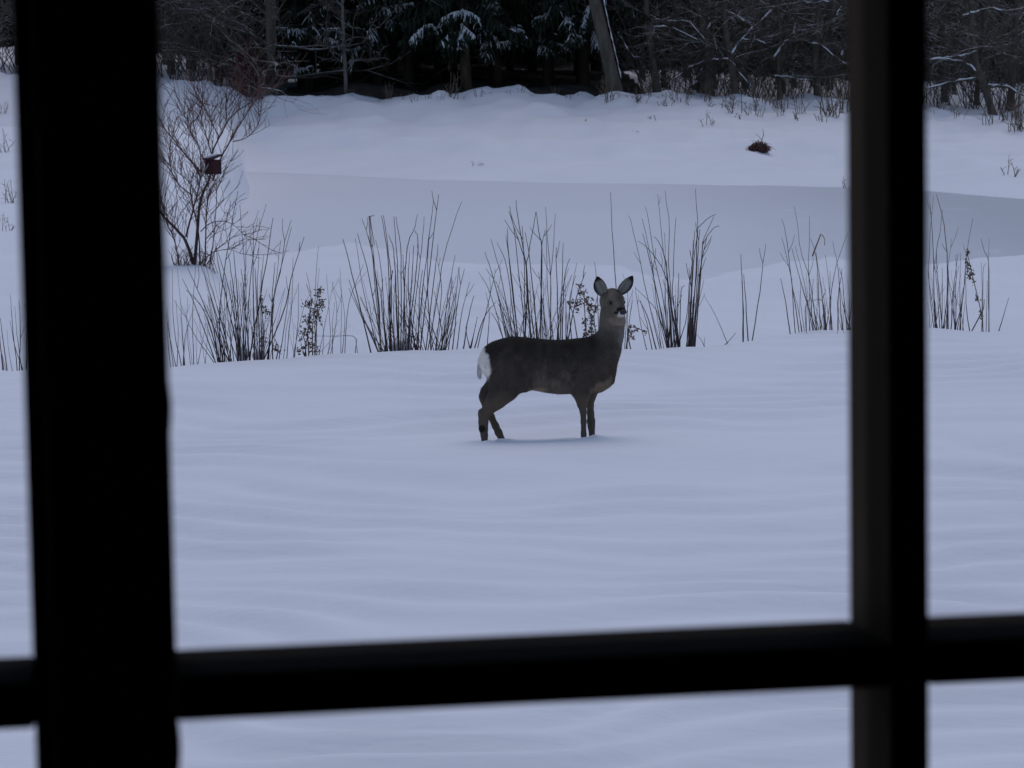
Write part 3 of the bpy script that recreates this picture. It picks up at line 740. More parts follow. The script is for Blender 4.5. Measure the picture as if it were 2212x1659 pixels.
relabel([o for o in wl if o not in bar_x], '{} clump of dry weed stalks counted from the leaning trunk to the narrow glazing bar')
relabel(bar_x, '{} clump of dry weed stalks at the wood edge beyond the narrow glazing bar')
ws = []
for i in range(16):
    px = 760 + 33 * i + rng.uniform(-14, 14)
    ws.append(put_weed(px, forest_edge(px) + rng.uniform(0, 12), rng.randrange(2), 'x', 'tiny stalks below the spruces', rng.uniform(.5, .9)))
relabel(ws, '{} tiny dry stalk from the birch sapling along the foot of the spruces')
put_weed(978, 213, 4, 'dark broken sapling leaning against the gap under the middle spruce', None, 1.2)
put_weed(838, 216, 3, 'short dark broken stem left of the middle spruce trunk', None, 1.0)
for px, py, v, s, lab in [(1527, 272, 2, .75, 'small twig sticking up on the far bank above the dark tussock'), (1412, 262, 0, .8, 'small dark tuft on the far bank right of the leaning trunk'), (1373, 289, 0, .4, 'tiny lowest tuft on the far bank left of the dark tussock'), (1031, 407, 0, .75, 'lone short stalk standing out of the far side of the pond ice'), (1263, 262, 0, .5, 'tiny tuft on the far bank below the leaning trunk'), (1835, 410, 1, .7, 'short stalks at the far ice edge beside the right glazing bar'), (2180, 380, 2, .8, 'faint twigs on the far bank at the right picture edge'), (2195, 285, 4, .9, 'dark weed clump at the right picture edge below the wood')]:
    put_weed(px, py, v, lab, None, s * 1.35, Y=(62.5 if px == 1031 else None))
# dark tussock with a twig
tp = None
d = ray(1640, 326)
for Yt in np.arange(55, 80, .1):
    p = CAM + d * (Yt / d[1])
    if p[2] < float(ground(p[0], Yt)): tp = p; break
te = empty('grass_tussock', tp, 'round dark grass tussock with a thin twig in the snow of the far bank', 'tussock')
mb = MB(); r = random.Random(3)
for k in range(300):
    a = r.uniform(0, 6.28); rr = .17 * math.sqrt(r.random()); b = np.array([math.cos(a) * rr * 1.1, math.sin(a) * rr, -.04])
    hgt = (.26 - 5.5 * rr * rr) * r.uniform(.55, 1.15); o_ = np.array([math.cos(a) * r.uniform(.02, .12), math.sin(a) * r.uniform(.02, .12), 0])
    mb.tube([b, b + o_ * .5 + [r.uniform(-.03, .03), 0, hgt], b + o_ * 1.3 + [r.uniform(-.06, .06), 0, hgt * r.uniform(.3, 1.1)]], [.010, .008, .003], 3, 0, False)
mb.build('grass_blades', M_stemred, te)
mb = MB(); mb.tube([(0.06, 0, 0), (.04, 0, .2), (.10, 0, .36), (.08, 0, .5)], [.014, .012, .009, .005], 4); mb.tube([(.05, 0, .25), (-.04, 0, .36), (-.10, 0, .38)], [.009, .007, .004], 3)
mb.build('twig', M_perch, te)

# ------------------------------------------------------------------ osier clumps along the garden edge
C1 = (460, 560, 1905 / 620); C2 = (980, 540, 3.1896); C3 = (1380, 540, 3.1896); C4 = (1760, 540, 3.1896); C5 = (2200, 540, 2.765); C6 = (440, 200, 2.676)
def crop_px(c, x, y): return n2(c[0] + x / c[2], c[1] + y / c[2])
def crest_depth(px, py=755):
    x = at_depth(px, py, 22)[0]; return float(np.interp(x, *CREST))
def stem_tube(mb, c, pl, Y, r0, rr, rnd, base_ext=0.35, n=9, mi=0, tipdy=0.22):
    dy0 = rnd.uniform(-.10, .10); dy1 = dy0 + rnd.uniform(-tipdy, tipdy)
    pts = []
    for j, (x, y) in enumerate(pl):
        q = crop_px(c, x, y); t = j / (len(pl) - 1)
        pts.append(at_depth(q[0], q[1], Y + dy0 + (dy1 - dy0) * t))
    A = spline(pts, n)
    L = sum(np.linalg.norm(A[i + 1] - A[i]) for i in range(n - 1))
    A = [A[0]] + [p + np.array([rnd.gauss(0, .0022), rnd.gauss(0, .004), 0]) * min(1, L) for p in A[1:]]
    dr = A[0] - A[1]; dr = dr / np.linalg.norm(dr); dr[2] = min(dr[2], -.75)
    A = [A[0] + dr * base_ext] + A
    rad = [r0] + [r0 + (r0 * rr - r0) * (i / (n - 1)) ** .8 for i in range(n)]
    mb.tube(A, rad, 5, mi)
    return A, L
def clump(name, label, cat, group, c, stems, Ycl, r0, mats=None, fill=0, fillbox=None, seed=0, side=.35):
    rnd = random.Random(seed)
    xs = [s[0][0] for s in stems]; q = crop_px(c, sum(xs) / len(xs), stems[0][0][1])
    b = at_depth(q[0], q[1], Ycl); b[2] = float(ground(b[0], Ycl))
    e = empty(name, b, label, cat, group)
    allst = [(s, 1.0) for s in stems]
    if fill:
        x0, x1, yb, w0, w1, h0, h1 = fillbox
        for k in range(fill):
            t = rnd.random(); bx = x0 + (x1 - x0) * t
            tx = w0 + (w1 - w0) * min(1, max(0, t + rnd.gauss(0, .16))); ty = rnd.uniform(h0, h1)
            mid = ((bx * .55 + tx * .45) + rnd.uniform(-14, 14), yb * .5 + ty * .5)
            allst.append(([(bx, yb), mid, (tx, ty)], .62))
    for s, k in allst:
        mb = MB()
        rb = r0 * k * rnd.uniform(.7, 1.15)
        A, L = stem_tube(mb, c, s, Ycl, rb, .38, rnd)
        if L > .45 and rnd.random() < side:        # a short side shoot
            i = rnd.randint(4, 8); d_ = A[i + 1] - A[i]; d_ = d_ / np.linalg.norm(d_)
            sdv = np.array([rnd.choice((-1, 1)) * rnd.uniform(.25, .6), rnd.uniform(-.4, .4), 0]); l = rnd.uniform(.06, .2)
            mb.tube([A[i], A[i] + (d_ + sdv) * l * .5, A[i] + (d_ + sdv * .8) * l], [rb * .5, rb * .4, rb * .3], 4)
        m = M_stem if rnd.random() < .82 else M_stemred
        mb.build('stem', mats or m, e, True, origin=b)
    return e, b
Y = crest_depth(520) + .45
A_st = [[(570, 1525), (560, 1150), (600, 760), (640, 500), (680, 260), (725, 0)], [(780, 1400), (800, 870), (745, 125)], [(790, 1390), (860, 640), (900, 420), (985, 115)], [(850, 1400), (985, 640), (1040, 240)], [(1010, 1440), (1040, 1000), (1110, 730), (1150, 450), (1210, 262)], [(1000, 1450), (1050, 1000), (1120, 660), (1212, 325)], [(960, 1520), (1150, 1050), (1210, 760), (1325, 410)], [(875, 1400), (865, 800), (870, 310)], [(925, 1440), (905, 900), (920, 450)], [(740, 1390), (790, 800), (805, 360)], [(560, 1520), (420, 1080), (265, 890)], [(640, 1520), (400, 970), (275, 690)], [(655, 1520), (470, 900), (390, 640)], [(665, 1500), (530, 1000), (435, 660)], [(720, 1400), (620, 950), (560, 700), (530, 500)], [(735, 1390), (640, 850), (520, 470)], [(520, 1525), (350, 1050), (230, 790)], [(740, 1380), (690, 900), (640, 560)], [(748, 1380), (720, 900), (690, 540)], [(1000, 1510), (1060, 900), (1115, 440)], [(1040, 1450), (1035, 1000), (1060, 640)], [(1095, 1530), (1150, 1200), (1200, 830)], [(690, 1520), (640, 1150), (610, 780)], [(720, 1500), (700, 1150), (660, 800)], [(830, 1500), (800, 1100), (760, 700)], [(900, 1420), (895, 1000), (880, 690)], [(590, 1520), (540, 1200), (480, 950)], [(940, 1400), (935, 900), (960, 570)], [(870, 310), (920, 450)]]
clump('osier_clump', 'dense flaring stem clump just below the bush with the nest box', 'shrub', 'stem clumps along the garden edge', C1, A_st[:-1], Y, .0056, None, 46, (540, 1020, 1515, 420, 1150, 700, 1250), 1)
clump('osier_clump', 'sparse thin stems beside the thick left window post', 'shrub', 'stem clumps along the garden edge', C1, [[(245, 1555), (220, 1150), (185, 700)], [(215, 1550), (150, 1200), (135, 700)], [(165, 1560), (110, 1300), (80, 1090)], [(330, 1545), (320, 1100), (350, 640)], [(250, 1555), (230, 1350), (205, 1100)], [(370, 1545), (410, 1350), (440, 1180)], [(145, 1580), (120, 1350), (90, 1050)], [(300, 1550), (270, 1250), (275, 950)], [(500, 1525), (330, 1280), (210, 1010)], [(520, 1525), (420, 1350), (330, 1150)], [(235, 1555), (255, 1300), (330, 1060)], [(180, 1560), (190, 1300), (170, 980)]], crest_depth(400) + .4, .0034, None, 8, (110, 450, 1550, 90, 460, 1000, 1350), 2)
clump('osier_clump', 'loose thin stems between the two left clumps, one snapped over level', 'shrub', 'stem clumps along the garden edge', C1, [[(1460, 1470), (1520, 1150), (1590, 820)], [(1580, 1480), (1580, 1200), (1600, 1000)], [(1655, 1470), (1660, 1100), (1650, 690)], [(1690, 1470), (1720, 1050), (1780, 850), (1860, 660)], [(1665, 1470), (1690, 1150), (1640, 800)], [(1490, 1470), (1500, 1300), (1470, 1100)], [(1785, 1450), (1783, 1311), (1600, 1306), (1440, 1304)], [(1805, 1450), (1785, 1330)], [(1170, 1480), (1210, 1000), (1225, 600)], [(1140, 1490), (1180, 1150), (1275, 830)], [(1240, 1470), (1270, 1150), (1275, 830)], [(1230, 1470), (1320, 1050), (1395, 900)], [(1420, 1470), (1425, 900), (1455, 495)], [(1540, 1470), (1560, 1250), (1525, 750)], [(1440, 1470), (1440, 1000), (1460, 690)], [(1330, 1470), (1390, 1000), (1345, 730)], [(1560, 1480), (1620, 1100), (1575, 815)]], crest_depth(690) + .4, .0034, None, 6, (1200, 1720, 1475, 1180, 1750, 950, 1350), 3)
B_st = [[(335, 1555), (190, 950), (80, 510)], [(400, 1545), (280, 1030), (195, 505)], [(440, 1550), (330, 900), (215, 460)], [(430, 1550), (410, 1050), (350, 620), (255, 320)], [(435, 1540), (400, 1000), (360, 680), (330, 300)], [(480, 1545), (440, 850), (385, 520)], [(520, 1545), (500, 720), (440, 290)], [(530, 1540), (520, 800), (455, 290)], [(590, 1440), (560, 700), (510, 470)], [(600, 1430), (590, 850), (555, 300)], [(620, 1430), (620, 680), (575, 300)], [(640, 1440), (670, 650), (740, 420), (775, 275)], [(700, 1440), (780, 590), (750, 430)], [(720, 1450), (800, 700), (840, 300)], [(760, 1560), (860, 680), (925, 150)], [(800, 1560), (900, 700), (970, 95)], [(850, 1570), (940, 800), (970, 560)], [(870, 1560), (985, 900), (1010, 710), (1100, 400), (1190, 160)], [(1005, 790), (1120, 700), (1230, 590)], [(1000, 1575), (1060, 1050), (1130, 660)], [(940, 1570), (1000, 1000), (960, 700)], [(1000, 1575), (1000, 1350), (930, 1000)], [(1060, 1570), (1130, 1100), (1160, 780)], [(1100, 1570), (1150, 1100), (1215, 790)], [(1140, 1565), (1190, 1200), (1265, 910)], [(1200, 1560), (1240, 1300), (1300, 1040)], [(1265, 1535), (1300, 1400), (1335, 1240)], [(1265, 1535), (1240, 1430), (1225, 1330)], [(1010, 1480), (1060, 1280), (1110, 1090)], [(400, 1545), (240, 1180), (130, 890)], [(420, 1500), (260, 1250), (135, 970)], [(690, 1440), (720, 900), (740, 570)], [(740, 1440), (690, 1000), (700, 640)], [(660, 1440), (650, 1000), (640, 650)], [(560, 1500), (520, 1100), (540, 800)], [(900, 1560), (870, 900), (890, 420)], [(490, 1540), (440, 1150), (450, 880)], [(780, 1570), (790, 1100), (820, 800)]]
B_st.pop(18)
eB, bB = clump('osier_clump', 'broad dense clump of dark bare stems left of the deer with a broken yellow reed', 'shrub', 'stem clumps along the garden edge', C2, B_st, crest_depth(850) + .45, .0058, None, 56, (400, 1060, 1560, 240, 1150, 780, 1300), 4)
mb = MB(); rnd = random.Random(5)
stem_tube(mb, C2, [(430, 1500), (365, 800), (340, 560), (322, 300)], crest_depth(850) + .3, .004, .9, rnd)
stem_tube(mb, C2, [(330, 300), (350, 440), (375, 570)], crest_depth(850) + .3, .005, .5, rnd, .0); stem_tube(mb, C2, [(322, 302), (345, 296), (372, 292)], crest_depth(850) + .3, .005, .5, rnd, .0)
mb.build('broken_reed', M_reed, eB, True, origin=bB)
C_st = [[(310, 1480), (180, 1020), (70, 820)], [(360, 1480), (210, 880), (130, 630)], [(395, 1480), (290, 900), (185, 510)], [(425, 1480), (340, 800), (240, 540)], [(440, 1480), (370, 800), (325, 480)], [(440, 1480), (360, 750), (335, 410)], [(495, 1480), (480, 1100), (410, 500), (365, 200)], [(500, 1480), (520, 840), (440, 330), (420, 145)], [(505, 1480), (500, 900), (480, 390)], [(560, 1480), (520, 800), (480, 640), (400, 400), (355, 250)], [(565, 1480), (515, 850), (540, 640), (605, 258)], [(645, 1480), (660, 650), (640, 480), (605, 262)], [(625, 1480), (560, 800), (510, 450)], [(665, 1480), (655, 700), (690, 430)], [(742, 1480), (745, 950), (720, 560), (697, 210)], [(750, 1480), (745, 900), (765, 640), (788, 275)], [(705, 1480), (670, 1100), (630, 820)], [(820, 1480), (800, 850), (795, 590)], [(830, 1480), (850, 880), (865, 545)], [(850, 1480), (870, 900), (925, 690)], [(890, 1480), (940, 1000), (985, 735)], [(900, 1480), (980, 1080), (1070, 820)], [(800, 1480), (840, 1050), (910, 780)], [(940, 1480), (920, 1100), (980, 850)], [(595, 1480), (560, 1150), (550, 900)], [(612, 1480), (600, 1200), (590, 1000)], [(682, 1480), (680, 1150), (670, 900)], [(310, 1480), (250, 1300), (190, 1200)], [(60, 1540), (165, 1080), (210, 900), (225, 790)], [(30, 1540), (120, 1250), (230, 1100)], [(150, 1530), (170, 1200), (140, 1010)], [(0, 1530), (30, 1380), (60, 1240)], [(770, 1480), (720, 1000), (700, 420)]]
clump('osier_clump', 'dense clump of dark bare stems rising straight behind the back of the deer', 'shrub', 'stem clumps along the garden edge', C3, C_st, crest_depth(1160) + .4, .0055, None, 44, (330, 930, 1480, 230, 1000, 780, 1250), 6)
D_st = [[(430, 1550), (370, 1280), (320, 960)], [(555, 1550), (450, 1110), (370, 740), (300, 420), (260, 290)], [(640, 1540), (530, 1150), (470, 700), (385, 320)], [(645, 1540), (570, 1000), (490, 650), (450, 350), (415, 210)], [(690, 1540), (640, 980), (590, 640), (550, 300), (530, 90)], [(700, 1535), (635, 800), (640, 400), (600, 55)], [(660, 1530), (620, 850), (600, 680), (545, 545), (495, 490)], [(740, 1530), (670, 1060), (675, 850), (690, 500), (705, 310)], [(740, 1450), (750, 1010), (785, 945)], [(620, 1540), (530, 1200), (440, 1080), (320, 965)], [(720, 1530), (620, 910), (520, 700), (420, 580), (345, 530)], [(620, 1500), (480, 800), (390, 460)], [(520, 1550), (440, 1250), (360, 1080)], [(630, 1520), (580, 1250), (540, 1080)], [(725, 1535), (680, 1100), (690, 1040)], [(700, 1530), (720, 1050), (730, 830)], [(640, 1540), (600, 1100), (600, 450)], [(480, 1550), (430, 1300), (370, 1090)], [(235, 1540), (270, 1250), (300, 1080)]]
eD, bD = clump('osier_clump', 'open clump of long arching stems just right of the head of the deer', 'shrub', 'stem clumps along the garden edge', C4, D_st, crest_depth(1450) + .4, .0054, None, 14, (560, 750, 1540, 480, 740, 900, 1250), 7)
mb = MB(); rnd = random.Random(8)
for pl in ([(660, 1545), (650, 1300), (640, 1150)], [(735, 1540), (690, 1300), (650, 1120)], [(625, 1545), (640, 1400), (650, 1280)]): stem_tube(mb, C4, pl, crest_depth(1450) + .42, .010, .5, rnd)
mb.build('stump', M_stem, eD, True, origin=bD)
D2 = [[(830, 1525), (860, 800), (905, 420), (885, 40)], [(840, 1520), (855, 800), (880, 430)], [(850, 1520), (880, 900), (900, 480), (925, 390), (1000, 320), (1075, 280)], [(870, 1525), (930, 900), (950, 560), (990, 450), (1060, 300)], [(862, 1500), (930, 800), (995, 480)], [(880, 1520), (910, 1150), (965, 890)], [(805, 1520), (830, 1000), (850, 770)], [(852, 1520), (900, 950), (920, 700)], [(745, 1440), (800, 1250), (830, 900), (870, 620)], [(880, 1520), (950, 600), (955, 560), (1050, 410), (1115, 392)], [(840, 1520), (890, 850), (925, 420)], [(800, 1520), (830, 1250), (860, 900)], [(815, 1520), (835, 1150), (862, 520)]]
eD2, bD2 = clump('osier_clump', 'tight narrow bundle of stems with bent over tips, second right of the deer head', 'shrub', 'stem clumps along the garden edge', C4, D2, crest_depth(1500) + .4, .0056, None, 3, (810, 880, 1520, 800, 900, 900, 1250), 9)
mb = MB(); rnd = random.Random(10)
for pl in ([(825, 1530), (830, 1300), (835, 1100)], [(860, 1530), (855, 1300), (870, 1050)]): stem_tube(mb, C4, pl, crest_depth(1500) + .42, .010, .5, rnd)
mb.build('stump', M_stem, eD2, True, origin=bD2)
E_st = [[(320, 1230), (280, 950), (240, 760)], [(360, 1215), (330, 800), (300, 640), (250, 430)], [(390, 1200), (320, 700), (290, 450), (255, 280)], [(415, 1200), (380, 1000), (345, 870)], [(530, 1170), (470, 740), (410, 560), (355, 180)], [(520, 1170), (430, 880), (330, 520)], [(505, 1170), (470, 740), (475, 255)], [(600, 1160), (570, 850), (525, 550)], [(612, 1160), (640, 900), (600, 570)], [(640, 1160), (650, 880), (700, 620), (780, 400)], [(740, 1180), (715, 800), (700, 640), (660, 460)], [(705, 1160), (710, 900), (740, 680)], [(800, 1180), (750, 1000), (720, 830)], [(790, 1170), (820, 950), (835, 830)], [(545, 1160), (500, 950), (505, 765)], [(650, 1160), (640, 900), (640, 700)], [(500, 1180), (430, 800), (360, 500)], [(450, 1200), (440, 1000), (480, 920)], [(780, 1180), (760, 1000), (740, 750)], [(610, 1160), (580, 950), (500, 940)]]
eE, bE = clump('osier_clump', 'clump of stems with a bent brown reed leaf, close left of the narrow glazing bar', 'shrub', 'stem clumps along the garden edge', C5, E_st, crest_depth(1730) + .35, .0048, None, 20, (400, 810, 1170, 400, 800, 700, 1000), 11)
mb = MB(); rnd = random.Random(12)
stem_tube(mb, C5, [(560, 1150), (540, 700), (518, 540), (480, 440)], crest_depth(1730) + .3, .0035, .6, rnd); stem_tube(mb, C5, [(498, 582), (530, 495), (566, 403)], crest_depth(1730) + .3, .0075, .7, rnd, 0); stem_tube(mb, C5, [(575, 408), (595, 440), (597, 492)], crest_depth(1730) + .3, .004, .8, rnd, 0)
mb.build('bent_reed', M_reed, eE, True, origin=bE)
F_st = [[(1490, 1165), (1475, 500), (1450, 150)], [(1480, 1165), (1440, 700), (1480, 90)], [(1550, 1170), (1500, 590), (1530, 400), (1555, 200)], [(1590, 1180), (1590, 600), (1560, 300), (1500, 80)], [(1600, 1180), (1590, 750), (1625, 440)], [(1655, 1180), (1610, 850), (1590, 600)], [(1650, 1180), (1640, 950), (1680, 660)], [(1700, 1180), (1690, 850), (1700, 550)], [(1690, 1180), (1730, 800), (1750, 540), (1800, 275)], [(1770, 1180), (1745, 1000), (1740, 800)], [(1720, 1180), (1700, 950), (1745, 760)], [(1530, 1170), (1510, 850), (1480, 600)], [(1560, 1170), (1600, 800), (1590, 640)], [(1545, 1170), (1550, 900), (1550, 680)], [(1620, 1180), (1640, 850), (1680, 560)], [(1655, 1180), (1720, 900), (1740, 600)], [(1500, 1165), (1480, 800), (1500, 560)], [(1660, 1180), (1660, 850), (1662, 570)]]
clump('osier_clump', 'dark stem clump showing to the right of the narrow glazing bar', 'shrub', 'stem clumps along the garden edge', C5, F_st, crest_depth(2050) + .35, .0048, None, 20, (1440, 1730, 1175, 1430, 1740, 650, 1000), 13)
clump('osier_clump', 'three upright bare stems at the far right with a broken brown stalk beside them', 'shrub', 'stem clumps along the garden edge', C5, [[(1930, 1185), (1922, 800), (1930, 440)], [(1928, 1000), (1925, 640), (1890, 540), (1865, 440)], [(1905, 1185), (1910, 950), (1915, 780)], [(1868, 1180), (1872, 850), (1865, 630)], [(1880, 1180), (1880, 720), (1905, 640)]], crest_depth(2110) + .3, .004, None, 0, None, 14, 0)
clump('lone_stem', 'single slanting stalk in snow at the right picture edge', 'plant stem', None, C5, [[(2010, 1180), (2050, 1050), (2090, 915)]], crest_depth(2170) + .2, .004, None, 0, None, 15, 0)
clump('lone_stem', 'tall single stake rising behind the head of the deer', 'plant stem', None, C3, [[(1385, 1520), (1357, 990), (1325, 540), (1300, 75)]], crest_depth(1320) + .6, .0062, None, 0, None, 16, 0)
clump('lone_stem', 'short single stem showing above the left ear of the deer', 'plant stem', None, C3, [[(1200, 1500), (1172, 880), (1150, 720)]], crest_depth(1300) + .4, .004, None, 0, None, 17, 0)
clump('stem_pair', 'two thin stems crossing the chest line right of the deer neck', 'plant stem', None, C4, [[(240, 1540), (265, 1300), (300, 1000)], [(225, 1500), (245, 1200), (300, 980)], [(250, 1180), (250, 1000), (205, 835)]], crest_depth(1370) + .35, .0034, None, 0, None, 18, 0)
clump('stem_pair', 'thick upright stake with two wispy stalks, left of the slanting stem', 'plant stem', None, C4, [[(1330, 1500), (1325, 1000), (1308, 650)], [(1330, 1500), (1332, 1200), (1318, 900)], [(1380, 1510), (1355, 1100), (1335, 840)]], crest_depth(1610) + .3, .0058, None, 0, None, 19, 0)
clump('lone_stem', 'tall slanting stem halfway between the two clumps right of the deer', 'plant stem', None, C4, [[(1415, 1460), (1480, 1050), (1510, 800), (1545, 560)]], crest_depth(1640) + .25, .0045, None, 0, None, 20, 1)
clump('stem_pair', 'two crossed broken stems low in the snow right of the deer', 'plant stem', None, C4, [[(1190, 1500), (1070, 1220), (960, 1035)], [(1155, 1505), (1210, 1450), (1265, 1385)], [(970, 1515), (935, 1450), (895, 1400)], [(965, 1500), (970, 1460), (972, 1430)]], crest_depth(1560) + .2, .0040, None, 0, None, 21, 0)
clump('dry_grass', 'few pale dry grass blades in front of the garden edge by the narrow bar', 'grass tuft', None, C5, [[(700, 1310), (702, 1230), (705, 1100)], [(735, 1310), (742, 1200), (740, 1000)], [(755, 1290), (750, 1180), (700, 950)], [(455, 1260), (440, 1100), (450, 960)]], crest_depth(1800) - .15, .0034, M_reed, 0, None, 22, 0)
# left of the thick post
CL = (0, 780, 3.0)
clump('osier_clump', 'thin stems at the left picture edge beyond the thick post', 'shrub', 'stem clumps along the garden edge', CL, [[(150, 905), (110, 500), (90, 250)], [(190, 905), (150, 600), (130, 350)], [(60, 900), (20, 600), (0, 450)], [(30, 905), (10, 760), (-40, 500)], [(170, 905), (180, 550), (170, 300)], [(200, 905), (130, 700), (90, 480)], [(-60, 905), (-40, 600), (-80, 300)], [(230, 905), (240, 500), (260, 200)], [(280, 905), (300, 500), (330, 250)]], crest_depth(40, 800) + .4, .0042, None, 4, (0, 250, 905, -40, 280, 400, 700), 23)

# dry seeding plants
def dry_plant(label, c, stems, blobs, Y, seed, mat_=M_dry):
    rnd = random.Random(seed); q = crop_px(c, *stems[0][0]); b = at_depth(q[0], q[1], Y); b[2] = float(ground(b[0], Y))
    e = empty('dry_plant', b, label, 'dry plant', 'dry seeding plants among the stems')
    for s in stems:
        mb = MB(); stem_tube(mb, c, s, Y, .0055, .5, rnd); mb.build('stem', mat_, e, True, origin=b)
    mb = MB()
    for (x, y, rx, ry, n) in blobs:
        for k in range(n):
            q = crop_px(c, x + rnd.gauss(0, .5) * rx, y + rnd.gauss(0, .5) * ry); p = at_depth(q[0], q[1], Y + rnd.uniform(-.06, .06))
            s = rnd.uniform(.006, .018); a = np.array([rnd.uniform(-1, 1), rnd.uniform(-1, 1), rnd.uniform(-1, 1)]); a = a / np.linalg.norm(a) * s
            t = np.array([rnd.uniform(-1, 1), rnd.uniform(-1, 1), rnd.uniform(-1, 1)]); t = np.cross(a, t); t = t / (np.linalg.norm(t) + 1e-9) * s * .55
            u = np.cross(a, t); u = u / (np.linalg.norm(u) + 1e-9) * s * .35
            mb.add([p - a, p - t + u, p + t + u, p + a, p + u * 2], [(0, 1, 4), (0, 4, 2), (4, 1, 3), (4, 3, 2)])
    tag(mb.build('withered_leaves', mat_, e, False, origin=b), kind='stuff')
    return e
dry_plant('brown withered plant thick with curled seed leaves between the two left clumps', C1, [[(1400, 1475), (1405, 1150), (1470, 880)], [(1365, 1475), (1360, 1200), (1400, 960)], [(1340, 1475), (1330, 1350), (1300, 1270)], [(1420, 1475), (1440, 1150), (1490, 980)]], [(1455, 905, 35, 50, 40), (1375, 1010, 50, 40, 45), (1470, 1010, 45, 50, 45), (1430, 1080, 60, 50, 50), (1365, 1160, 40, 60, 40), (1440, 1150, 40, 60, 35), (1380, 1260, 60, 60, 45), (1320, 1300, 50, 50, 35), (1390, 1370, 60, 60, 45), (1300, 1430, 60, 40, 35), (1420, 1440, 50, 40, 25)], crest_depth(670) + .3, 31)
dry_plant('withered leafy plant just left of the deer neck', C3, [[(1130, 1480), (1110, 1200), (1010, 960)], [(1080, 1480), (1060, 1150), (1060, 1000)], [(1180, 1480), (1150, 1250), (1180, 1050)], [(1000, 1480), (950, 1200), (905, 1090)]], [(1010, 950, 40, 30, 20), (1040, 1010, 40, 40, 25), (1090, 1080, 45, 50, 40), (1110, 1160, 45, 60, 55), (1130, 1260, 40, 60, 50), (1120, 1370, 45, 60, 60), (940, 1120, 50, 40, 40), (990, 1160, 40, 50, 25), (1020, 1080, 40, 60, 25), (1170, 1160, 40, 40, 25), (1060, 1290, 30, 60, 25), (1070, 1400, 30, 40, 20)], crest_depth(1260) + .3, 32)
dry_plant('broken withered twig hanging with leaves right of the deer neck', C4, [[(270, 1500), (250, 1400), (260, 1340), (330, 1340), (415, 1380)], [(265, 1350), (280, 1400), (300, 1440)]], [(280, 1330, 30, 20, 14), (335, 1355, 30, 30, 14), (415, 1380, 20, 20, 10), (280, 1400, 25, 40, 20), (298, 1435, 14, 20, 8)], crest_depth(1370) + .3, 33)
dry_plant('broken brown stalk with curled leaves leaning right of the narrow glazing bar', C5, [[(1880, 1262), (1865, 1050), (1800, 760), (1745, 540)], [(1868, 1040), (1885, 1000), (1890, 930)]], [(1750, 560, 16, 30, 14), (1755, 660, 25, 50, 50), (1780, 730, 30, 30, 40), (1800, 780, 15, 30, 10), (1828, 930, 18, 50, 22), (1862, 1050, 15, 30, 12)], crest_depth(2100) + .1, 34)
dry_plant('small tangle of withered leaves inside the dense left clump', C1, [[(960, 1480), (960, 1250), (930, 940)], [(1080, 1480), (1090, 1400), (1060, 1330)]], [(935, 980, 25, 50, 20), (975, 1060, 40, 40, 20), (1000, 1110, 40, 60, 20), (950, 1340, 50, 60, 40), (1080, 1420, 50, 40, 35)], crest_depth(560) + .3, 35)
# small snow caps caught among the stems
def snow_cap(label, c, x, y, rx, ry, Y, seed):
    rnd = random.Random(seed); q = crop_px(c, x, y); p = at_depth(q[0], q[1], Y); s = 1 / (c[2] * 3000 / 2212 * FPX / Y) * 1.0
    wx = rx / c[2] * 2212 / 3000 / FPX * Y; wz = ry / c[2] * 2212 / 3000 / FPX * Y
    mb = MB(); vs = []; fs = []; N, K = 18, 8
    for i in range(K + 1):
        t = i / K * math.pi
        for j in range(N):
            a = 2 * math.pi * j / N; w = 1 + .22 * math.sin(3 * a + seed) * math.sin(t) + .1 * math.sin(5 * a + 2 * t)
            vs.append((p[0] + wx * w * math.sin(t) * math.cos(a), p[1] + wx * .7 * w * math.sin(t) * math.sin(a), p[2] + wz * math.cos(t)))
    for i in range(K):
        for j in range(N): fs.append((i * N + j, (i + 1) * N + j, (i + 1) * N + (j + 1) % N, i * N + (j + 1) % N))
    mb.add(vs, fs)
    tag(mb.build('snow_lump', M_snow), label, 'snow lump', 'snow lumps caught in the stems')
snow_cap('rounded snow lump caught low in the dense left clump', C1, 760, 1470, 60, 75, crest_depth(540) + .5, 1)
snow_cap('second snow lump beside the first, under withered leaves in the left clump', C1, 910, 1480, 55, 55, crest_depth(560) + .5, 2)
snow_cap('wide snow lump at the foot of the broad clump left of the deer', C2, 610, 1520, 90, 65, crest_depth(830) + .5, 3)

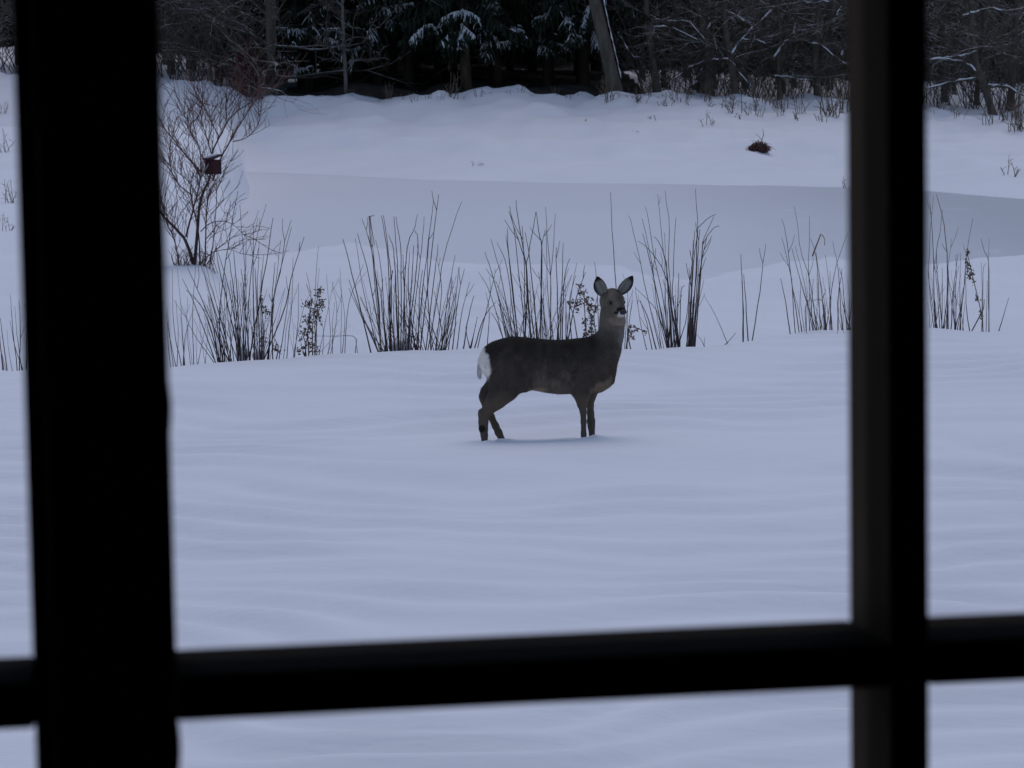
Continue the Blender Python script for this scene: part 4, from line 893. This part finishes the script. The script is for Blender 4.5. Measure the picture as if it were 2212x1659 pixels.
# ------------------------------------------------------------------ bush with the nest box
YB_ = 33.0
q = crop_px(C6, 350, 1520); bb = at_depth(q[0], q[1], YB_); bb[2] = float(ground(bb[0], YB_))
be = empty('bare_bush', bb, 'tall spreading reddish bare bush that holds the red nest box', 'bush')
rnd = random.Random(77)
limbs = [([(335, 1530), (270, 1340), (130, 1190), (60, 1110), (-60, 980)], .030, .5), ([(280, 1320), (330, 1130), (375, 960), (400, 830)], .018, .6), ([(350, 1500), (370, 1250), (390, 1050), (440, 920), (475, 840), (475, 690), (560, 510), (660, 350), (830, 250), (980, 150)], .030, .2), ([(400, 850), (330, 740), (250, 650), (180, 550), (110, 470), (40, 330)], .016, .35), ([(430, 1510), (435, 1300), (445, 1100), (475, 940)], .014, .6), ([(490, 880), (560, 690), (600, 620), (680, 480), (760, 350), (840, 240)], .018, .3), ([(650, 575), (760, 540), (850, 430), (870, 285)], .010, .4), ([(230, 1550), (190, 1350), (120, 1190), (80, 1000)], .013, .4), ([(390, 1500), (380, 1300), (320, 1000), (310, 900), (200, 800), (90, 700)], .014, .35), ([(400, 830), (385, 620), (300, 480), (260, 330)], .012, .35), ([(480, 680), (450, 560), (400, 400), (410, 240)], .011, .35), ([(540, 540), (480, 420), (420, 290), (350, 180)], .010, .35), ([(470, 1520), (500, 1300), (520, 1000), (520, 860)], .010, .5), ([(395, 1280), (470, 1215), (580, 1200), (680, 1250), (800, 1380)], .010, .35), ([(420, 1500), (500, 1440), (620, 1420), (700, 1450)], .009, .35), ([(560, 520), (600, 400), (590, 290), (640, 180)], .009, .35), ([(330, 1000), (200, 880), (150, 700), (170, 560)], .011, .35)]
limbs = [(pl, r0 * .74, rr) for pl, r0, rr in limbs]
tw = MB()
for pl, r0, rr in limbs:
    mb = MB(); A, L = stem_tube(mb, C6, pl, YB_, r0, rr, rnd, .3 if pl[0][1] > 1450 else 0.0, 16, 0, .5)
    mb.build('limb', M_stem if r0 > .018 else M_stemred, be, True, origin=bb)
    for i in range(4, len(A)):
        if pl[0][1] > 1270 and r0 < .0078 and rnd.random() < .75: continue
        for _ in range(rnd.choice((1, 1, 2, 2))):
            d_ = A[i] - A[i - 1]; d_ = d_ / (np.linalg.norm(d_) + 1e-9)
            d2 = d_ * .7 + np.array([rnd.uniform(-.8, .8), rnd.uniform(-.8, .8), rnd.uniform(.0, .9)]); d2 = d2 / np.linalg.norm(d2)
            T1, _ = wander(A[i], d2, rnd.uniform(.18, .6), 5, .16, .03, rnd)
            tw.tube(T1, [.0040, .0037, .0034, .003, .0026, .002], 3, 0, False)
            for k in range(1, 6):
                if rnd.random() < .55:
                    d3 = (T1[k] - T1[k - 1]); d3 = d3 / np.linalg.norm(d3) + np.array([rnd.uniform(-.9, .9), rnd.uniform(-.9, .9), rnd.uniform(-.3, .7)]); d3 = d3 / np.linalg.norm(d3)
                    T2, _ = wander(T1[k], d3, rnd.uniform(.08, .28), 3, .2, 0, rnd)
                    tw.tube(T2, [.0036, .003, .0028, .002], 3, 0, False)
tag(tw.build('twigs', M_stemred, be, True, origin=bb), kind='stuff')
# ground litter of thin shoots at its foot
mb = MB()
for k in range(60):
    x = rnd.uniform(170, 500); pl = [(x, 1545 - rnd.uniform(0, 30)), (x + rnd.uniform(-30, 30), 1480), (x + rnd.uniform(-70, 70), rnd.uniform(1380, 1460))]
    stem_tube(mb, C6, pl, YB_, .0035, .6, rnd, .15, 5)
tag(mb.build('basal_shoots', M_stemred, be, True, origin=bb), kind='stuff')
# nest box
q = crop_px(C6, 497, 770); nb = at_depth(q[0], q[1], YB_ - .35)
ne = empty('nest_box', nb, 'small dark red wooden nest box with mossy side hung in the bare bush', 'nest box', None, R(-42)); ne.scale = (.78,) * 3
mb = MB(); mb.box((-.085, -.085, -.115), (.085, .085, .10)); o = mb.build('box_body', M_boxred, ne, False); md = o.modifiers.new('bevel', 'BEVEL'); md.width = .004
mb = MB(); mb.add([(-.105, -.115, .105), (.105, -.115, .105), (.105, .10, .165), (-.105, .10, .165), (-.105, -.115, .122), (.105, -.115, .122), (.105, .10, .182), (-.105, .10, .182)], [(0, 3, 2, 1), (4, 5, 6, 7), (0, 1, 5, 4), (1, 2, 6, 5), (2, 3, 7, 6), (3, 0, 4, 7)]); mb.build('roof', M_boxred, ne, False)
mb = MB(); mb.box((-.097, -.09, -.12), (-.0865, .09, .105)); mb.build('side_board', M_boxgreen, ne, False)
mb = MB(); mb.tube([(0, -.0835, .02), (0, -.094, .02)], [.024, .024], 16); mb.build('entrance_hole', M_hole, ne, False)
mb = MB(); mb.tube([(-.17, -.12, -.13), (-.05, -.11, -.03), (.0, -.10, .045)], [.010, .010, .009], 7); mb.build('perch_stick', M_perch, ne, True)
mb = MB(); mb.tube([(-.06, -.10, .128), (-.02, -.02, .158), (.03, .07, .182)], [.012, .03, .012], 7); mb.build('snow_cap', M_snowload, ne, True)
# twiggy plants on the slope at the left picture edge
for px, py, v, s, lab in [(8, 330, 4, 1.0, 'dark weed high on the left slope at the picture edge'), (22, 440, 4, .8, 'tall dark stalk on the left slope beside the thick post'), (6, 250, 3, .9, 'topmost dark weed on the left slope'), (14, 500, 2, .7, 'small bent twig low on the left slope'), (3, 480, 1, .6, 'tiny lowest tuft on the left slope')]:
    put_weed(px, py, v, lab, None, s * .8)

# ------------------------------------------------------------------ roe deer
H_ = 0.0062
gx = np.arange(-.50, .56, H_); gy = np.arange(-.26, .28, H_); gz = np.arange(-.14, 1.02, H_)
GX, GY, GZ = np.meshgrid(gx.astype(np.float32), gy.astype(np.float32), gz.astype(np.float32), indexing='ij')
FLD = np.full(GX.shape, 9.0, np.float32)
def smin(a, b, k):
    h = np.clip(.5 + .5 * (b - a) / k, 0, 1); return b + (a - b) * h - k * h * (1 - h)
def cone(p, r1, q, r2, k=.03, ys=1.0):
    """tapered capsule, blended into the field"""
    global FLD
    p = np.asarray(p, np.float32); q = np.asarray(q, np.float32); m = max(r1, r2) + .09
    lo = np.minimum(p, q) - m; hi = np.maximum(p, q) + m
    i0, i1 = np.searchsorted(gx, lo[0]), np.searchsorted(gx, hi[0]); j0, j1 = np.searchsorted(gy, lo[1]), np.searchsorted(gy, hi[1]); k0, k1 = np.searchsorted(gz, lo[2]), np.searchsorted(gz, hi[2])
    s = np.s_[i0:i1, j0:j1, k0:k1]
    X, Y_, Z = GX[s] - p[0], (GY[s] - p[1]) , GZ[s] - p[2]; d = q - p
    t = np.clip((X * d[0] + Y_ * d[1] + Z * d[2]) / (d.dot(d) + 1e-9), 0, 1)
    dist = np.sqrt((X - t * d[0]) ** 2 + ((Y_ - t * d[1]) / ys) ** 2 + (Z - t * d[2]) ** 2) - (r1 + (r2 - r1) * t)
    FLD[s] = smin(FLD[s], dist, k)
def chain(pts, k=.03, ys=1.0):
    for (p, r1), (q, r2) in zip(pts[:-1], pts[1:]): cone(p, r1, q, r2, k, ys)
YAW = .13
def y0(cx): return (cx - 800) / DZ * YAW
# trunk of the body as a loft along x
st = np.array([(160, 850, 868, .008), (172, 796, 900, .042), (195, 745, 930, .064), (240, 700, 980, .088), (300, 668, 1045, .104), (400, 638, 1085, .114), (490, 624, 1096, .116), (640, 640, 1106, .116), (760, 653, 1130, .122), (880, 660, 1147, .124), (1000, 652, 1145, .118), (1100, 640, 1128, .106), (1200, 626, 1108, .092), (1290, 650, 1085, .078), (1350, 760, 1040, .055), (1392, 860, 980, .015)])
sx = (st[:, 0] - 800) / DZ
zt = (1520 - st[:, 1]) / DZ / .9893; zb = (1520 - st[:, 2]) / DZ / .9893
def sm_interp(x, xs, ys_):
    out = 0
    for o_ in (-.012, -.006, 0, .006, .012): out = out + np.interp(x + o_, xs, ys_)
    return out / 5
tz = sm_interp(gx, sx, zt); bz = sm_interp(gx, sx, zb); wy = sm_interp(gx, sx, st[:, 3])
zc = ((tz + bz) / 2)[:, None, None]; hz = np.maximum((tz - bz) / 2, .004)[:, None, None]; hy = np.maximum(wy, .004)[:, None, None]
yc_ = (gx * YAW)[:, None, None]
rr_ = (np.abs((GZ - zc + .1475 * yc_) / hz) ** 2.15 + np.abs((GY - yc_) / hy) ** 2.15) ** (1 / 2.15)
tor = (rr_ - 1) * np.minimum(hz, hy)
tor = np.where((GX < sx[0]) | (GX > sx[-1]), .05, tor)
FLD = np.minimum(FLD, tor.astype(np.float32))
P = lambda cx, cy, dy=0.0: dl(cx, cy, y0(cx) + dy)
# neck and brisket
chain([(P(1255, 800), .112), (P(1323, 700), .087), (P(1366, 610), .071), (P(1374, 520), .068), (P(1374, 440), .068)], .035, .88)
chain([(P(1230, 930), .098), (P(1275, 990), .068), (P(1225, 1060), .045)], .05, .85)
chain([(P(1300, 780), .095), (P(1262, 900), .100)], .04, .85)
# near fore leg
yn_ = -.062
chain([(P(1150, 900, yn_ * .6), .085), (P(1115, 1040, yn_), .060), (P(1094, 1150, yn_), .040), (P(1094, 1240, yn_), .0300)], .045)
chain([(P(1094, 1240, yn_), .0295), (P(1103, 1305, yn_), .0200), (P(1106, 1400, yn_), .0168), (P(1106, 1510, yn_), .0168), (P(1108, 1600, yn_), .0165)], .012)
yf_ = .062
chain([(P(1190, 960, yf_ * .6), .070), (P(1178, 1080, yf_), .042), (P(1172, 1160, yf_), .0275), (P(1172, 1250, yf_), .0215)], .04)
chain([(P(1172, 1250, yf_), .0212), (P(1175, 1320, yf_), .0215), (P(1179, 1395, yf_), .0245), (P(1181, 1440, yf_), .0215), (P(1186, 1520, yf_), .020)], .012)
# near hind leg
yh = -.068
chain([(P(390, 900, yh * .55), .118), (P(420, 1010, yh * .8), .098), (P(385, 1105, yh), .080), (P(318, 1195, yh), .053), (P(248, 1280, yh), .037)], .04)
chain([(P(248, 1280, yh), .0365), (P(207, 1335, yh), .0315), (P(203, 1395, yh), .0290), (P(206, 1455, yh), .0245), (P(210, 1510, yh), .0210), (P(216, 1640, yh), .0205)], .014)
cone(P(186, 1448, yh), .017, P(190, 1462, yh), .016, .012)
cone(P(182, 1300, yh), .017, P(186, 1320, yh), .017, .014)
cone(P(480, 1060, yh * .6), .05, P(570, 1085, yh * .4), .02, .05)
# far hind leg
yg = .066
chain([(P(360, 1010, yg * .7), .09), (P(300, 1085, yg), .058), (P(238, 1125, yg), .037), (P(213, 1172, yg), .0270), (P(226, 1240, yg), .0235)], .03)
chain([(P(226, 1240, yg), .0232), (P(272, 1345, yg), .0215), (P(310, 1425, yg), .0212), (P(338, 1488, yg), .0225), (P(372, 1560, yg), .020)], .012)
# head
EC = P(1404, 322, -.075)
ya, pa = R(22), R(25)
hf = np.array([math.sin(ya) * math.cos(pa), -math.cos(ya) * math.cos(pa), -math.sin(pa)])
hu = np.array([math.sin(ya) * math.sin(pa), -math.cos(ya) * math.sin(pa), math.cos(pa)])
hr = np.array([math.cos(ya), math.sin(ya), 0])
HD = lambda f, s, t: EC + f * hf + s * hr + t * hu
cone(HD(-.06, 0, -.012), .056, HD(-.015, 0, .004), .047, .03)
cone(HD(-.06, 0, -.02), .060, P(1372, 470), .068, .04)
for s in (-1, 1):
    cone(HD(-.058, s * .034, -.030), .042, HD(-.01, s * .024, -.032), .032, .03)
    cone(HD(-.008, s * .036, .010), .018, HD(.012, s * .032, .006), .014, .02)
cone(HD(0, 0, -.004), .044, HD(.055, 0, -.006), .032, .025)
cone(HD(.055, 0, -.006), .032, HD(.108, 0, -.010), .0255, .02)
cone(HD(-.03, 0, -.048), .040, HD(.088, 0, -.036), .0235, .025)
cone(P(1385, 470, -.03), .056, P(1418, 490, -.050), .043, .04)
def surface_nets(F, gx, gy, gz):
    S = F < 0; nx, ny, nz = F.shape
    c = [S[a:nx - 1 + a, b:ny - 1 + b, d:nz - 1 + d] for a in (0, 1) for b in (0, 1) for d in (0, 1)]
    tot = sum(x.astype(np.int8) for x in c); act = (tot > 0) & (tot < 8)
    I, J, K = np.nonzero(act); n = len(I)
    idx = np.full(act.shape, -1, np.int64); idx[I, J, K] = np.arange(n)
    acc = np.zeros((n, 3)); cnt = np.zeros(n)
    cor = [(a, b, d) for a in (0, 1) for b in (0, 1) for d in (0, 1)]
    for p in cor:
        for ax in range(3):
            if p[ax] == 0:
                q_ = list(p); q_[ax] = 1
                f0 = F[I + p[0], J + p[1], K + p[2]]; f1 = F[I + q_[0], J + q_[1], K + q_[2]]
                m = (f0 < 0) != (f1 < 0); t = np.where(m, f0 / np.where(m, f0 - f1, 1), 0)
                pos = np.tile(np.array(p, float), (n, 1)); pos[:, ax] += t
                acc[m] += pos[m]; cnt[m] += 1
    v = acc / cnt[:, None]
    h = gx[1] - gx[0]
    V = np.stack([gx[0] + (I + v[:, 0]) * h, gy[0] + (J + v[:, 1]) * h, gz[0] + (K + v[:, 2]) * h], -1)
    faces = []
    for ax in range(3):
        a, b = [(1, 2), (2, 0), (0, 1)][ax]
        s0 = [slice(1, -1)] * 3; s0[ax] = slice(0, -1); s1 = [slice(1, -1)] * 3; s1[ax] = slice(1, None)
        m = S[tuple(s0)] != S[tuple(s1)]; E = np.argwhere(m); off = np.ones(3, int); off[ax] = 0; E = E + off
        ins = S[E[:, 0], E[:, 1], E[:, 2]]
        da = np.zeros(3, int); da[a] = 1; db = np.zeros(3, int); db[b] = 1
        def g(e): return idx[e[:, 0], e[:, 1], e[:, 2]]
        q_ = np.stack([g(E - da - db), g(E - db), g(E), g(E - da)], -1)
        q_[~ins] = q_[~ins][:, ::-1]
        faces.append(q_)
    return V, np.concatenate(faces)
DV, DF = surface_nets(FLD, gx, gy, gz)
# fur lay: slight unevenness of the coat
nz_ = fbm(DV[:, 0] / .03, DV[:, 2] / .05 + DV[:, 1] * 9, 5, 3)
cxp = DV[:, 0] * DZ + 800; cyp = 1520 - (DV[:, 2] + .1475 * DV[:, 1]) * DZ * .9893
def blend(col, c2, w): return col * (1 - w[:, None]) + np.array(c2)[None] * w[:, None]
N = len(DV)
bodyc = np.tile(np.array([.068, .058, .051]), (N, 1))
topz = np.interp(cxp, st[:, 0], st[:, 1]); botz = np.interp(cxp, st[:, 0], st[:, 2]); fr_ = (cyp - topz) / np.maximum(botz - topz, 20)
inb = (cyp > 560) & (cxp < 1420)
bodyc = blend(bodyc, (.022, .0195, .019), sst(.72, -.02, fr_ + nz_ * .16) * sst(1330, 1190, cxp) * .92)
bodyc = blend(bodyc, (.135, .117, .100), sst(.60, .95, fr_ + nz_ * .3) * sst(560, 700, cxp) * sst(1120, 950, cxp) * .8)
bodyc = blend(bodyc, (.24, .19, .13), sst(1085, 1110, cyp + nz_ * 20) * sst(600, 640, cxp) * sst(800, 740, cxp))
bodyc = blend(bodyc, (.108, .087, .070), sst(1110, 1230, cyp))
head = sst(600, 520, cyp) * sst(1200, 1250, cxp)
bodyc = blend(bodyc, (.118, .104, .092), sst(740, 560, cyp) * sst(1180, 1270, cxp))
bodyc = blend(bodyc, (.155, .136, .115), head)
# forehead and bridge dark
fx_ = (DV - EC) @ hf; sx_ = (DV - EC) @ hr; tx_ = (DV - EC) @ hu
hd = (cyp < 540) & (cxp > 1200)
bodyc = blend(bodyc, (.075, .068, .062), sst(.042, .008, np.abs(sx_ - .012)) * sst(-.015, .015, tx_) * hd * .8 * sst(.12, .08, fx_))
bodyc = blend(bodyc, (.030, .027, .027), sst(.030, .036, np.abs(sx_)) * sst(.026, .010, np.sqrt((fx_ - .014) ** 2 + (tx_ - .003) ** 2)) * hd * .35)
# pale throat, black muzzle and white chin
front = (DV[:, 1] < .03) & hd
thr = sst(436, 492, cyp + nz_ * 24) * sst(556, 528, cyp + np.maximum(0, 1400 - cxp) * .55 + nz_ * 10) * sst(1300, 1370, cxp)
bodyc = blend(bodyc, (.27, .225, .20), thr * .85 * front)
el = lambda x, y, rx, ry: np.sqrt(((cxp - x) / rx) ** 2 + ((cyp - y) / ry) ** 2)
bodyc = blend(bodyc, (.018, .016, .019), sst(1.1, .85, np.minimum(el(1446, 402, 44, 26), np.minimum(el(1406, 427, 24, 12), el(1472, 424, 18, 16)))) * front)
bodyc = blend(bodyc, (.60, .58, .58), sst(1.12, .8, np.minimum(el(1444, 449, 36, 17), el(1436, 431, 15, 14))) * front)
# blue-grey front of the neck
bodyc = blend(bodyc, (.18, .172, .172), sst(1365, 1470, cxp + nz_ * 40) * sst(535, 590, cyp) * sst(860, 680, cyp) * .85)
# pale brisket between the fore legs
bodyc = blend(bodyc, (.19, .155, .12), .85 * sst(1140, 1185, cxp) * sst(-14, 34, cyp - (1120 - (cxp - 1150) * .60) + 12 + nz_ * 30) * sst(1165, 1110, cyp) * sst(1385, 1340, cxp) * (DV[:, 1] < .12))
# white rump and dark gland
rump = sst(-8, 24, np.interp(cyp, [690, 720, 800, 880, 940, 1010], [212, 230, 262, 288, 288, 262]) - cxp + nz_ * 26) * sst(695, 730, cyp) * sst(1040, 950, cyp)
bodyc = blend(bodyc, (.80, .78, .77), rump)
bodyc = blend(bodyc, (.018, .016, .018), sst(.026, .019, np.sqrt((cxp - 190) ** 2 + (cyp - 1452) ** 2) / DZ) * .9)
bodyc = bodyc * np.array([1.07, 1.0, .93]) * (1 + .22 * nz_[:, None])
verts = [DV]; faces = [DF.tolist()]; cols = [bodyc]; base = N
# ears: cupped, with thickness
def ear(bx, by, tx, ty, wmax, flip, dyb, facing):
    global base
    b = HD(0, 0, 0) * 0 + P(bx, by, dyb); t = P(tx, ty, dyb - .005); ax = t - b; L = np.linalg.norm(ax); ax = ax / L
    fn = np.asarray(facing, float); fn = fn - ax * fn.dot(ax); fn = fn / np.linalg.norm(fn); sd_ = np.cross(ax, fn)
    NV, NA = 16, 12; prof_v = [0, .12, .3, .5, .7, .85, .95, 1]; prof_w = [.50, .74, .97, 1.0, .83, .52, .25, .04]
    v_, f_, c_ = [], [], []
    for lay in (0, 1):
        for i in range(NV + 1):
            v = i / NV; w = np.interp(v, prof_v, prof_w) * wmax
            for j in range(NA + 1):
                a = j / NA * 2 - 1
                ang = a * 1.15
                off = sd_ * math.sin(ang) / math.sin(1.15) * w + fn * (1 - math.cos(ang)) * w * 1.25
                pt = b + ax * L * v + off - fn * (.006 + .30 * w * (1 - v * .6))
                edge = abs(a) > .97 or i == NV
                if lay == 1 and not edge: pt = pt - fn * .005
                v_.append(pt)
                inner = sst(.84, .58, abs(a) + .10 * math.sin(7 * v + a * 3)) * sst(.84, .66, v) * (1 if lay == 0 else 0)
                col = np.array([.030, .027, .026]) * (1 - inner) + np.array([.29, .265, .24]) * inner
                if v > .8 and lay == 0: col = col * .7
                if lay == 0 and inner > .5: col = col * (1 - .35 * (0.5 + .5 * math.sin(a * 9 + v * 3)))
                c_.append(col)
        o_ = lay * (NV + 1) * (NA + 1)
        for i in range(NV):
            for j in range(NA):
                q_ = [o_ + i * (NA + 1) + j, o_ + i * (NA + 1) + j + 1, o_ + (i + 1) * (NA + 1) + j + 1, o_ + (i + 1) * (NA + 1) + j]
                f_.append(q_ if lay == 0 else q_[::-1])
    verts.append(np.array(v_)); faces.append([[q + base for q in f] for f in f_]); cols.append(np.array(c_)); base += len(v_)
ear(1298, 266, 1236, 97, .043, 1, -.045, (-.30, -.92, -.05))
ear(1430, 250, 1563, 92, .039, 1, -.038, (.35, -.90, -.10))
# white tuft hanging at the rump
rnd = random.Random(55); v_, f_, c_ = [], [], []
for k in range(420):
    u = rnd.random(); b = P(186 + rnd.uniform(-14, 34), 820 + u * 100, rnd.uniform(-.045, .035))
    e = P(163 + rnd.uniform(-8, 30) * rnd.random() + 12 * (1 - u), 985 + rnd.uniform(-60, 30), rnd.uniform(-.020, .016))
    m_ = (b + e) / 2 + np.array([-.012, 0, 0]); w = np.array([.0022, .001, 0]); i0 = len(v_)
    v_ += [b - w, b + w, m_ + w, m_ - w, e]; f_ += [[i0, i0 + 1, i0 + 2, i0 + 3], [i0 + 3, i0 + 2, i0 + 4]]; c_ += [np.array([.74, .72, .70])] * 5
verts.append(np.array(v_)); faces.append([[q + base for q in f] for f in f_]); cols.append(np.array(c_)); base += len(v_)
AV = np.concatenate(verts); AF = sum(faces, []); AC = np.concatenate(cols)
me = bpy.data.meshes.new('body'); me.from_pydata(AV.tolist(), [], AF)
ca = me.attributes.new('coat', 'FLOAT_COLOR', 'POINT')
ca.data.foreach_set('color', np.concatenate([np.clip(AC, 0, 1), np.ones((len(AC), 1))], 1).astype(np.float32).ravel())
me.polygons.foreach_set('use_smooth', [True] * len(AF)); me.update()
def coat_mat():
    m = bpy.data.materials.new('deer_coat'); m.use_nodes = True; nt = m.node_tree; b = nt.nodes['Principled BSDF']
    at = nt.nodes.new('ShaderNodeAttribute'); at.attribute_name = 'coat'
    tc = nt.nodes.new('ShaderNodeTexCoord'); mp = nt.nodes.new('ShaderNodeMapping'); mp.inputs['Scale'].default_value = (90, 160, 60)
    nt.links.new(tc.outputs['Object'], mp.inputs[0])
    n = nt.nodes.new('ShaderNodeTexNoise'); n.inputs['Scale'].default_value = 2.2; n.inputs['Detail'].default_value = 4; nt.links.new(mp.outputs[0], n.inputs['Vector'])
    mr = nt.nodes.new('ShaderNodeMapRange'); mr.inputs[3].default_value = .72; mr.inputs[4].default_value = 1.28; nt.links.new(n.outputs[0], mr.inputs[0])
    mx = nt.nodes.new('ShaderNodeVectorMath'); mx.operation = 'SCALE'; nt.links.new(at.outputs['Color'], mx.inputs[0]); nt.links.new(mr.outputs[0], mx.inputs['Scale'])
    nt.links.new(mx.outputs[0], b.inputs['Base Color'])
    b.inputs['Roughness'].default_value = .9; b.inputs['Specular IOR Level'].default_value = .1
    bp = nt.nodes.new('ShaderNodeBump'); bp.inputs['Strength'].default_value = .5; bp.inputs['Distance'].default_value = .004
    nt.links.new(n.outputs[0], bp.inputs['Height']); nt.links.new(bp.outputs[0], b.inputs['Normal'])
    return m
M_coat = coat_mat(); me.materials.append(M_coat)
DZ0 = float(ground(DEER[0], DEER[1]))
de = empty('roe_deer', (DEER[0], DEER[1], 0.0), 'roe deer standing side-on in the snow with its head turned to the window', 'deer')
link('body', me, de)
def ball(name, c, r, m, sc=(1, 1, 1), axes=None):
    mb = MB(); vs = []; fs = []; n, k = 16, 10
    A_ = axes or (np.array([1., 0, 0]), np.array([0, 1., 0]), np.array([0, 0, 1.]))
    for i in range(k + 1):
        t = math.pi * i / k
        for j in range(n):
            a = 2 * math.pi * j / n
            vs.append(c + r * (sc[0] * math.sin(t) * math.cos(a) * A_[0] + sc[1] * math.sin(t) * math.sin(a) * A_[1] + sc[2] * math.cos(t) * A_[2]))
    for i in range(k):
        for j in range(n): fs.append((i * n + j, (i + 1) * n + j, (i + 1) * n + (j + 1) % n, i * n + (j + 1) % n))
    mb.add(vs, fs); return mb.build(name, m, de)
for s in (-1, 1): ball('eye', HD(.020, s * .0405, .004), .0145, M_eye)
ball('nose', HD(.122, 0, -.006), .0235, M_nose, (1.0, .72, .74), (hr, hf, hu))

# short winter coat standing off the skin
rnr = np.random.default_rng(4)
tri = np.array([(f[0], f[1], f[2]) for f in DF]); pa_, pb_, pc_ = DV[tri[:, 0]], DV[tri[:, 1]], DV[tri[:, 2]]
nrm = np.cross(pb_ - pa_, pc_ - pa_); nl_ = np.linalg.norm(nrm, axis=1, keepdims=True); nrm = nrm / (nl_ + 1e-12)
pick = rnr.integers(0, len(tri), 26000); root = (pa_ + pb_ + pc_)[pick] / 3; nn = nrm[pick]; cc = bodyc[tri[pick, 0]]
ok = (root[:, 2] > .02); root, nn, cc = root[ok], nn[ok], cc[ok]
flow = np.tile(np.array([-.75, 0, -.55]), (len(root), 1)); up_ = root[:, 0] > .30; flow[up_] = np.array([-.25, .1, -.9])
flow = flow - nn * (flow * nn).sum(1, keepdims=True); flow = flow + rnr.normal(0, .18, flow.shape)
ln = rnr.uniform(.008, .017, (len(root), 1)); ln[root[:, 2] < .25] *= .55; ln[(root[:, 2] > .68)] *= .55; ln[cc[:, 0] > .4] *= 1.3
side_ = np.cross(nn, flow); side_ = side_ / (np.linalg.norm(side_, axis=1, keepdims=True) + 1e-9) * .0011
tip = root + nn * ln * .42 + flow * ln
hv = np.stack([root - side_, root + side_, tip], 1).reshape(-1, 3); hf_ = np.arange(len(hv)).reshape(-1, 3)
fm = bpy.data.meshes.new('fur'); fm.from_pydata(hv.tolist(), [], hf_.tolist())
hc = np.repeat(np.clip(cc * rnr.uniform(.7, 1.35, (len(cc), 1)), 0, 1), 3, 0)
fa = fm.attributes.new('coat', 'FLOAT_COLOR', 'POINT'); fa.data.foreach_set('color', np.concatenate([hc, np.ones((len(hc), 1))], 1).astype(np.float32).ravel())
fm.materials.append(M_coat); fm.update()
tag(link('fur', fm, de), kind='stuff')
